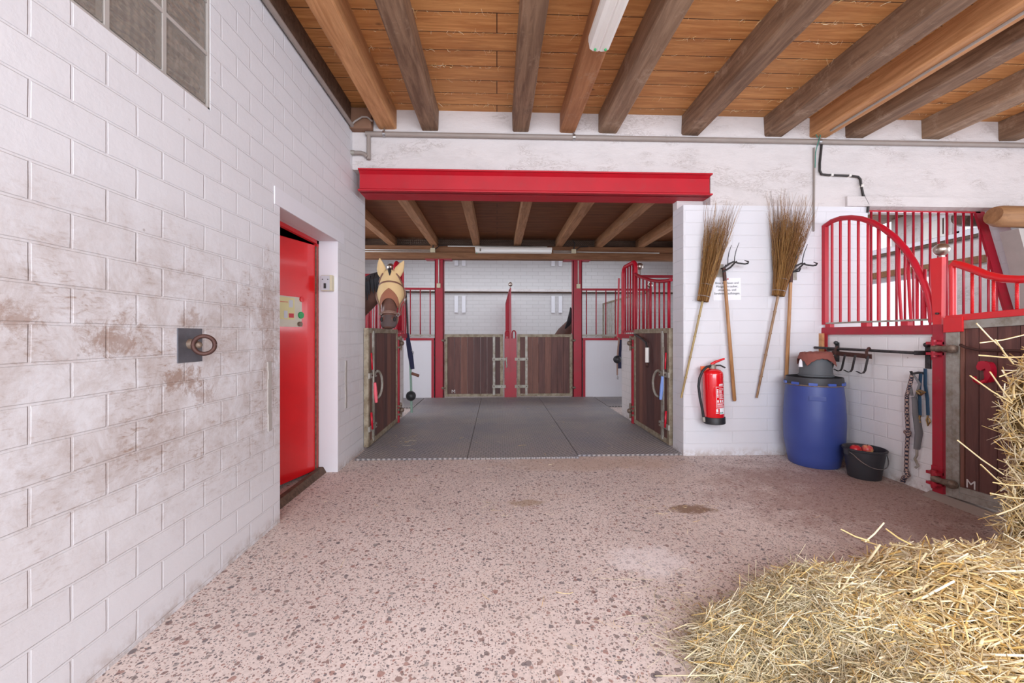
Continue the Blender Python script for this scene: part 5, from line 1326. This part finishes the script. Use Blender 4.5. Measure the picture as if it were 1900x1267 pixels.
# masked horse in the left stall
poll = (-1.205, 4.70, 1.905); muzz = (-1.165, 4.47, 1.29)
ears = [((-1.285, 4.66, 1.90), (-1.305, 4.62, 2.075)), ((-1.135, 4.66, 1.90), (-1.045, 4.62, 2.05))]
H, F_, shell = horse('horse', 'brown horse wearing a cream fly mask, looking over the left gate', (-3.55, 5.15, 0), (-2.05, 5.05, 0), 1.62,
    [((-2.15, 5.05, 1.22), .17, .32), ((-1.95, 5.02, 1.38), .14, .27), ((-1.68, 4.92, 1.60), .11, .20), ((-1.42, 4.80, 1.76), .09, .155), ((-1.26, 4.74, 1.84), .085, .12)],
    poll, muzz, (.12, -1, -.1), ears, mask=True)
hx = .075
blg = lambda s_: .022 * math.exp(-((s_ - .36) / .16) ** 2)
vcream = lambda th: .34 + .20 * min(1, abs(th) / 1.15) if abs(th) < 1.15 else .54 + .1 * min(1, abs(th) - 1.15)
vbrown = lambda th: .51 + .10 * min(1, abs(th) / 1.0) ** 2 if abs(th) < 1.0 else .61 + .05 * min(1, abs(th) - 1.0)
def add_solid(o, t): m_ = o.modifiers.new('s', 'SOLIDIFY'); m_.thickness = t; m_.offset = 1; return o
fm = thing('fly_mask', 'cream fly mask with ear covers and a brown nose panel on the horse', 'fly mask', tuple(H.location))
add_solid(build('mask_cloth', shell(-.03, vcream, (-1.75, 1.75), .010, bulge=blg), M['cream'], fm), .004)
add_solid(build('nose_panel', shell(lambda th: vcream(th) - .02, lambda th: max(vcream(th), vbrown(th)), (-1.45, 1.45), .012, bulge=blg), M['mesh_brown'], fm), .003)
for (e, tip) in ears:
    e = Vector(e); tip = Vector(tip); a_ = tip - e
    build('ear_cover', MB().tube([e - a_ * .1, e + a_ * .15, e + a_ * .45, e + a_ * .8, tip + a_ * .08], [.036, .05, .050, .030, .005], 14, flat=.6, up=tuple(F_[4])), M['cream'], fm)
# forelock, mane
ml = MB()
npts = [(-2.1, 5.05, 1.56), (-1.9, 5.01, 1.665), (-1.68, 4.92, 1.80), (-1.45, 4.82, 1.905), (-1.28, 4.76, 1.95)]
ml.tube(npts, [.03, .045, .05, .045, .03], 10)
random.seed(9)
for k in range(60):
    f_ = random.uniform(0, 3.99); i = int(f_); q = Vector(npts[i]).lerp(Vector(npts[i + 1]), f_ - i)
    ml.tube([q + Vector((0, -.02, .02)), q + Vector((.02, -.13, -.06)), q + Vector((.03, -.155, -.18 - random.uniform(0, .08)))], [.016, .018, .004], 6)
build('mane', ml, M['mane'], H)
build('forelock', MB().tube([head_pt(F_, -.03, 0, .01), head_pt(F_, .02, -.05, .020), head_pt(F_, .09, -.05, .018)], [.02, .018, .004], 8), M['mane'], H)
# bridle
bd = thing('bridle', 'brown leather bridle with noseband on the masked horse', 'bridle', tuple(H.location))
def strap(pairs, r_, off, m, nm):
    build(nm, MB().tube([head_pt(F_, s_, th, off, blg(s_) if off > .012 else 0) for s_, th in pairs], r_, 8, flat=.45), m, bd)
n_ = 24
strap([(.20, -1.6 + 3.2 * k / n_) for k in range(n_ + 1)], .010, .016, M['leather_dark'], 'browband')
strap([(.02 + .16 * k / 8, -.75 - .6 * k / 8) for k in range(9)], .009, .020, M['leather_dark'], 'headpiece')
strap([(.02 + .16 * k / 8, .75 + .6 * k / 8) for k in range(9)], .009, .020, M['leather_dark'], 'headpiece')
strap([(.755, -PI + 2 * PI * k / 32) for k in range(33)], .011, .010, M['leather'], 'noseband')
strap([(.735, -PI + 2 * PI * k / 32) for k in range(33)], .007, .013, M['leather'], 'nose_cord')
for sg in (-1, 1):
    strap([(.2 + .55 * k / 14, sg * (1.62 - .1 * k / 14)) for k in range(15)], .010, .024 if sg else .02, M['leather'], 'cheek_strap')
strap([(.36 + .38 * k / 14, -1.80 + .12 * k / 14) for k in range(15)], .009, .045, M['leather'], 'throat_strap')
strap([(.77 + .12 * k / 6, -1.5 - .9 * k / 6) for k in range(7)], .008, .012, M['leather'], 'chin_strap')
build('ring', MB().tube([head_pt(F_, .75, -1.45, .018) + Vector((.018 * math.cos(a_), -.004, .018 * math.sin(a_))) for a_ in [2 * PI * k / 12 for k in range(13)]], .004, 6, cap=False), M['steel'], bd)

# pony behind the right rear gate, head hidden behind the post
H2, F2, _s = horse('pony', 'dark brown pony behind the rear right gate, mostly hidden by post', (1.18, 10.6, 0), (1.32, 9.45, 0), 1.10,
    [((1.32, 9.5, .82), .13, .24), ((1.36, 9.35, 1.02), .12, .2), ((1.48, 9.15, 1.26), .10, .17), ((1.62, 9.0, 1.45), .08, .13), ((1.69, 8.96, 1.55), .07, .10)],
    (1.72, 8.98, 1.60), (1.78, 9.42, 1.36), (.1, .5, 1), [((1.66, 8.9, 1.64), (1.60, 8.88, 1.83)), ((1.70, 9.03, 1.64), (1.68, 9.03, 1.82))], sc_=.85)
ml = MB(); npt = [(1.36, 9.3, 1.2), (1.50, 9.1, 1.40), (1.60, 8.95, 1.58), (1.655, 8.9, 1.68)]
ml.tube([(1.50, 9.05, 1.33), (1.57, 8.95, 1.48), (1.61, 8.9, 1.62), (1.62, 8.88, 1.76), (1.60, 8.87, 1.84)], [.02, .05, .06, .04, .01], 10); build('mane', ml, M['mane'], H2)

# ------------------------------------------------------------------ straw and hay
rng = np.random.default_rng(7)
def hmound(x, y):
    h = 0
    for cx_, cy_, rx, ry, hh in ((1.55, 1.45, .62, .50, .20), (2.0, 1.35, .62, .66, .33), (1.15, 1.42, .40, .36, .10), (2.4, 1.3, .6, .7, .35), (1.5, 1.05, .7, .4, .22), (2.2, .9, .9, .5, .35)):
        d = ((x - cx_) / rx) ** 2 + ((y - cy_) / ry) ** 2
        h = np.maximum(h, hh * np.clip(1 - d, 0, 1) ** .6) if np.isscalar(h) is False or True else h
    return h
XS = np.linspace(.6, 3.0, 121); YS = np.linspace(.5, 2.2, 86)
GXm, GYm = np.meshgrid(XS, YS, indexing='ij')
HM = hmound(GXm, GYm) + .012 * np.sin(GXm * 23) * np.cos(GYm * 19)
HM[hmound(GXm, GYm) <= 0.001] = 0
def mound_obj():
    mb = MB(); n1, n2 = len(XS), len(YS)
    vs = [(GXm[i, j], GYm[i, j], max(.002, HM[i, j] - .015) if HM[i, j] > .02 else -.01) for i in range(n1) for j in range(n2)]
    fs = [(i * n2 + j, (i + 1) * n2 + j, (i + 1) * n2 + j + 1, i * n2 + j + 1) for i in range(n1 - 1) for j in range(n2 - 1) if max(HM[i, j], HM[i + 1, j], HM[i, j + 1], HM[i + 1, j + 1]) > .02]
    mb.add(vs, fs, True); return mb
def strands(name, P0, Nn, lens, wid, m, parent=None, out=.25, curl=.25, jit=.01, segs=3, along=None, gmin=.004):
    n = len(P0)
    t = rng.normal(size=(n, 3)); t -= (t * Nn).sum(1)[:, None] * Nn
    if along is not None: t = t * .6 + along
    t /= np.linalg.norm(t, axis=1)[:, None] + 1e-9
    d = t + Nn * rng.normal(0, out, n)[:, None]; d /= np.linalg.norm(d, axis=1)[:, None]
    c = rng.normal(size=(n, 3)) * curl
    L = lens[0] + (lens[1] - lens[0]) * rng.random(n) ** 1.6; Wd = (wid[0] + (wid[1] - wid[0]) * rng.random(n) ** 2)
    s = np.cross(d, rng.normal(size=(n, 3))); s /= np.linalg.norm(s, axis=1)[:, None] + 1e-9
    b = np.cross(s, d)
    V = np.zeros((n, segs + 1, 4, 3)); P0 = P0 + Nn * rng.random(n)[:, None] * jit
    for k in range(segs + 1):
        q = k / segs - .5
        p = P0 + d * (L * q)[:, None] + c * (L * (q * q - .08))[:, None]
        p[:, 2] = np.maximum(p[:, 2], gmin)
        w_ = Wd * (1 - .35 * abs(q))
        for m_, (a1, b1) in enumerate(((1, .28), (-1, .28), (-1, -.28), (1, -.28))):
            V[:, k, m_] = p + s * (w_ * .5 * a1)[:, None] + b * (w_ * .5 * b1)[:, None]
    V[..., 2] = np.maximum(V[..., 2], .001)
    faces = []
    base = (np.arange(n) * (segs + 1) * 4)[:, None]
    pat = []
    for k in range(segs):
        for m_ in range(4): pat.append((k * 4 + m_, k * 4 + (m_ + 1) % 4, (k + 1) * 4 + (m_ + 1) % 4, (k + 1) * 4 + m_))
    pat.append((3, 2, 1, 0)); e = segs * 4; pat.append((e, e + 1, e + 2, e + 3))
    pat = np.array(pat).reshape(-1)
    loops = (base + pat[None, :]).reshape(-1)
    nf = n * (segs * 4 + 2)
    off = np.array(parent.location) if parent is not None else np.zeros(3)
    me = bpy.data.meshes.new(name); me.vertices.add(n * (segs + 1) * 4); me.vertices.foreach_set('co', (V.reshape(-1, 3) - off).reshape(-1))
    me.loops.add(len(loops)); me.loops.foreach_set('vertex_index', loops.astype(np.int32))
    me.polygons.add(nf); me.polygons.foreach_set('loop_start', (np.arange(nf) * 4).astype(np.int32))
    me.update(calc_edges=True); me.materials.append(m)
    o = bpy.data.objects.new(name, me); C.objects.link(o)
    if parent is not None: o.parent = parent
    return o
def sample_mound(n, xr, yr, cond=None):
    out = np.zeros((0, 3)); nn = np.zeros((0, 3))
    while len(out) < n:
        x = rng.uniform(*xr, n); y = rng.uniform(*yr, n); h = hmound(x, y)
        k = h > .006
        if cond is not None: k &= cond(x, y)
        x, y, h = x[k], y[k], h[k]; e = .02
        gx = (hmound(x + e, y) - hmound(x - e, y)) / (2 * e); gy = (hmound(x, y + e) - hmound(x, y - e)) / (2 * e)
        N = np.stack([-gx, -gy, np.ones_like(gx)], 1); N /= np.linalg.norm(N, axis=1)[:, None]
        out = np.vstack([out, np.stack([x, y, h], 1)]); nn = np.vstack([nn, N])
    return out[:n], nn[:n]
sh_ = thing('straw_heap', 'loose heap of golden straw on the floor at bottom right', 'straw heap', (2.0, 1.3, 0))
o = build('core', mound_obj(), M['straw_core'], sh_)
P0, N0 = sample_mound(11000, (.9, 2.7), (.7, 2.1), lambda x, y: (x + rng.normal(0, .08, len(x)) > 1.28 + .15 * (y - 1.2)))
s1 = strands('straws', P0, N0, (.06, .28), (.003, .0095), M['straw'], sh_, out=.22, curl=.35, jit=.035); s1['kind'] = 'stuff'
hy_ = thing('hay_pile', 'thin greenish hay along the left edge of the straw heap', 'hay pile', (1.1, 1.45, 0))
P0, N0 = sample_mound(2600, (.75, 1.7), (.9, 2.1), lambda x, y: x < 1.5)
s1b = strands('stray_straws', P0, N0, (.05, .2), (.002, .006), M['straw'], sh_, out=.3, curl=.4, jit=.05); s1b['kind'] = 'stuff'
P0, N0 = sample_mound(8500, (.7, 1.9), (.9, 2.1), lambda x, y: (x + rng.normal(0, .10, len(x)) < 1.30 + .35 * (y - 1.2)))
s2 = strands('hay_stalks', P0, N0, (.08, .30), (.0016, .0042), M['hay'], hy_, out=.18, curl=.6, jit=.03); s2['kind'] = 'stuff'
# loose fringe
n = 500
ang = rng.random(n) * 2 * PI
P0 = np.stack([.92 + .16 * rng.normal(size=n), 1.5 + .22 * rng.normal(size=n), np.full(n, .008)], 1)
s3 = strands('fringe', P0, np.tile([0, 0, 1.0], (n, 1)), (.05, .2), (.001, .0025), M['hay'], hy_, out=.06, curl=.4, jit=.01); s3['kind'] = 'stuff'
# bale stack at the right edge
def blob(u, v):   # u angle, v height 0..1
    return None
sb_ = thing('straw_stack', 'tall ragged stack of straw at the right edge of the photo', 'straw stack', (2.95, 1.8, 0))
SX0, SX1, SY0, SY1, SZ = 2.585, 3.25, 1.05, 2.08, 1.12
def stack_core():
    bm = bmesh.new(); bmesh.ops.create_cube(bm, size=1)
    bmesh.ops.subdivide_edges(bm, edges=bm.edges[:], cuts=9, use_grid_fill=True)
    random.seed(4)
    for v in bm.verts:
        x, y, z = v.co
        p = Vector(((SX0 + SX1) / 2 + x * (SX1 - SX0), (SY0 + SY1) / 2 + y * (SY1 - SY0), SZ / 2 + z * SZ))
        c_ = Vector(((SX0 + SX1) / 2, (SY0 + SY1) / 2, SZ / 2)); q = p - c_
        rr = math.hypot(x, y)
        f_ = 1 - .16 * max(0, rr - .42) / .28
        p.x = c_.x + q.x * f_; p.y = c_.y + q.y * f_
        zf = p.z / SZ; taper = 1 - .12 * max(0, zf - .7) / .3 + .10 * math.sin(p.z * 9)*.5
        p.x = c_.x + (p.x - c_.x) * taper; p.y = c_.y + (p.y - c_.y) * taper
        v.co = p + Vector((random.uniform(-.012, .012), random.uniform(-.012, .012), random.uniform(-.012, .012) if z > -.49 else 0))
    bmesh.ops.recalc_face_normals(bm, faces=bm.faces[:])
    fc = [(f.calc_center_median().copy(), f.normal.copy(), [v.co.copy() for v in f.verts], f.calc_area()) for f in bm.faces]
    mb = MB(); mb.bm(bm, True); return mb, fc
mbc, fcs = stack_core(); build('core', mbc, M['straw_core'], sb_)
fcs = [f for f in fcs if f[1].z > -.5]
ar = np.array([f[3] * (2.2 if (f[1].x < -.2 or f[1].y > .2 or f[1].y < -.2) else 1) for f in fcs]); ar /= ar.sum()
idx = rng.choice(len(fcs), 9000, p=ar)
P0 = []; N0 = []
for i in idx:
    c_, nn_, vs_, _ = fcs[i]; wts = rng.random(len(vs_)); wts /= wts.sum(); p = Vector((0, 0, 0))
    for w_, v_ in zip(wts, vs_): p += v_ * float(w_)
    P0.append(tuple(p)); N0.append(tuple(nn_))
s4 = strands('straws', np.array(P0), np.array(N0), (.06, .24), (.0028, .0085), M['straw'], sb_, out=.35, curl=.45, jit=.04); s4['kind'] = 'stuff'
# long stalks sticking out
P0 = np.array([(2.42, 1.9, 1.16), (2.40, 1.9, 1.12), (2.43, 1.95, 1.06), (2.35, 1.92, .99), (2.33, 1.95, .70), (2.36, 1.9, .55), (2.42, 1.9, 1.01), (2.44, 1.88, .9), (2.40, 1.9, .62), (2.38, 1.85, .45)])
mb = MB()
def stalk(px0, py0, px1, py1, d0, d1, r_=.0032):
    def pt(px, py, t):
        u = (px - 950) / 760; c_, s_ = math.cos(.0368), math.sin(.0368); return Vector((t * (u * c_ + s_), t * (c_ - u * s_), CH - (py - 622) / 760 * t))
    a_, b_ = pt(px0, py0, d0), pt(px1, py1, d1); m_ = (a_ + b_) / 2 + Vector((0, 0, -.006)); mb.tube([a_, m_, b_], [r_ * .9, r_, r_], 6)
for q in ((1819, 636, 1905, 620, 1.9, 2.0), (1817, 659, 1905, 662, 1.8, 2.0), (1812, 588 + 12, 1860, 585 + 62, 1.95, 2.0), (1847, 630, 1880, 675, 1.9, 2.0), (1800, 697, 1878, 748, 1.9, 2.0), (1837, 690, 1878, 745, 1.85, 2.0),
          (1777, 817, 1862, 880, 1.85, 2.0), (1820, 862, 1870, 905, 1.85, 2.0), (1843, 895, 1905, 900, 1.8, 1.95), (1838, 915, 1905, 925, 1.75, 1.95), (1850, 955, 1905, 930, 1.75, 1.95),
          (1783, 1034, 1905, 1035, 1.65, 1.75), (1561, 982, 1612, 1003, 1.7, 1.75), (1605, 1005, 1640, 970, 1.75, 1.8), (1644, 981, 1690, 1010, 1.75, 1.75), (1835, 1040, 1905, 1020, 1.65, 1.8)):
    stalk(*q)
build('long_stalks', mb, M['straw'], sb_)['kind'] = 'stuff'
# stray straw on floor and mats
P0 = []
def scat(n, cx_, cy_, sx, sy, z):
    for _ in range(n): P0.append((cx_ + rng.normal() * sx, cy_ + rng.normal() * sy, z))
P0 = []
scat(60, .75, 1.6, .35, .18, .006); scat(20, 1.2, 2.0, .5, .2, .006); scat(16, 0.0, 2.9, .12, .06, .006); scat(25, -.6, 3.6, .7, .4, .006); scat(30, 1.3, 2.85, .18, .07, .006); scat(40, 1.0, 3.0, 1.2, .8, .006)
o = strands('stray_straw', np.array(P0), np.tile([0, 0, 1.0], (len(P0), 1)), (.02, .09), (.001, .0028), M['straw'], out=.02, curl=.3, jit=.003)
tag(o, 'scattered straw bits on the aggregate floor', 'straw', kind='stuff')
P0 = []
scat(26, -1.05, 4.75, .12, .18, .024); scat(20, .3, 5.0, .8, .6, .024)
o = strands('mat_straw', np.array(P0), np.tile([0, 0, 1.0], (len(P0), 1)), (.03, .12), (.001, .003), M['straw'], out=.02, curl=.3, jit=.003, gmin=.022)
tag(o, 'scattered straw bits on the rubber mats by the left gate', 'straw', kind='stuff')
# hay wisps caught in the ceiling board seams
P0 = []
for k in range(18):
    y = ZC * 0 + .19 * k + .0
for k in range(1500):
    row = rng.integers(11, 22); P0.append((rng.uniform(-1.3, 5.5), row * .19 + rng.normal() * .006, ZC - .006))
o = strands('ceiling_hay', np.array(P0), np.tile([0, 0, -1.0], (len(P0), 1)), (.02, .08), (.0012, .0028), M['straw'], out=.15, curl=.8, jit=.004)
tag(o, 'hay wisps caught in the seams of the ceiling boards', 'hay', kind='stuff')
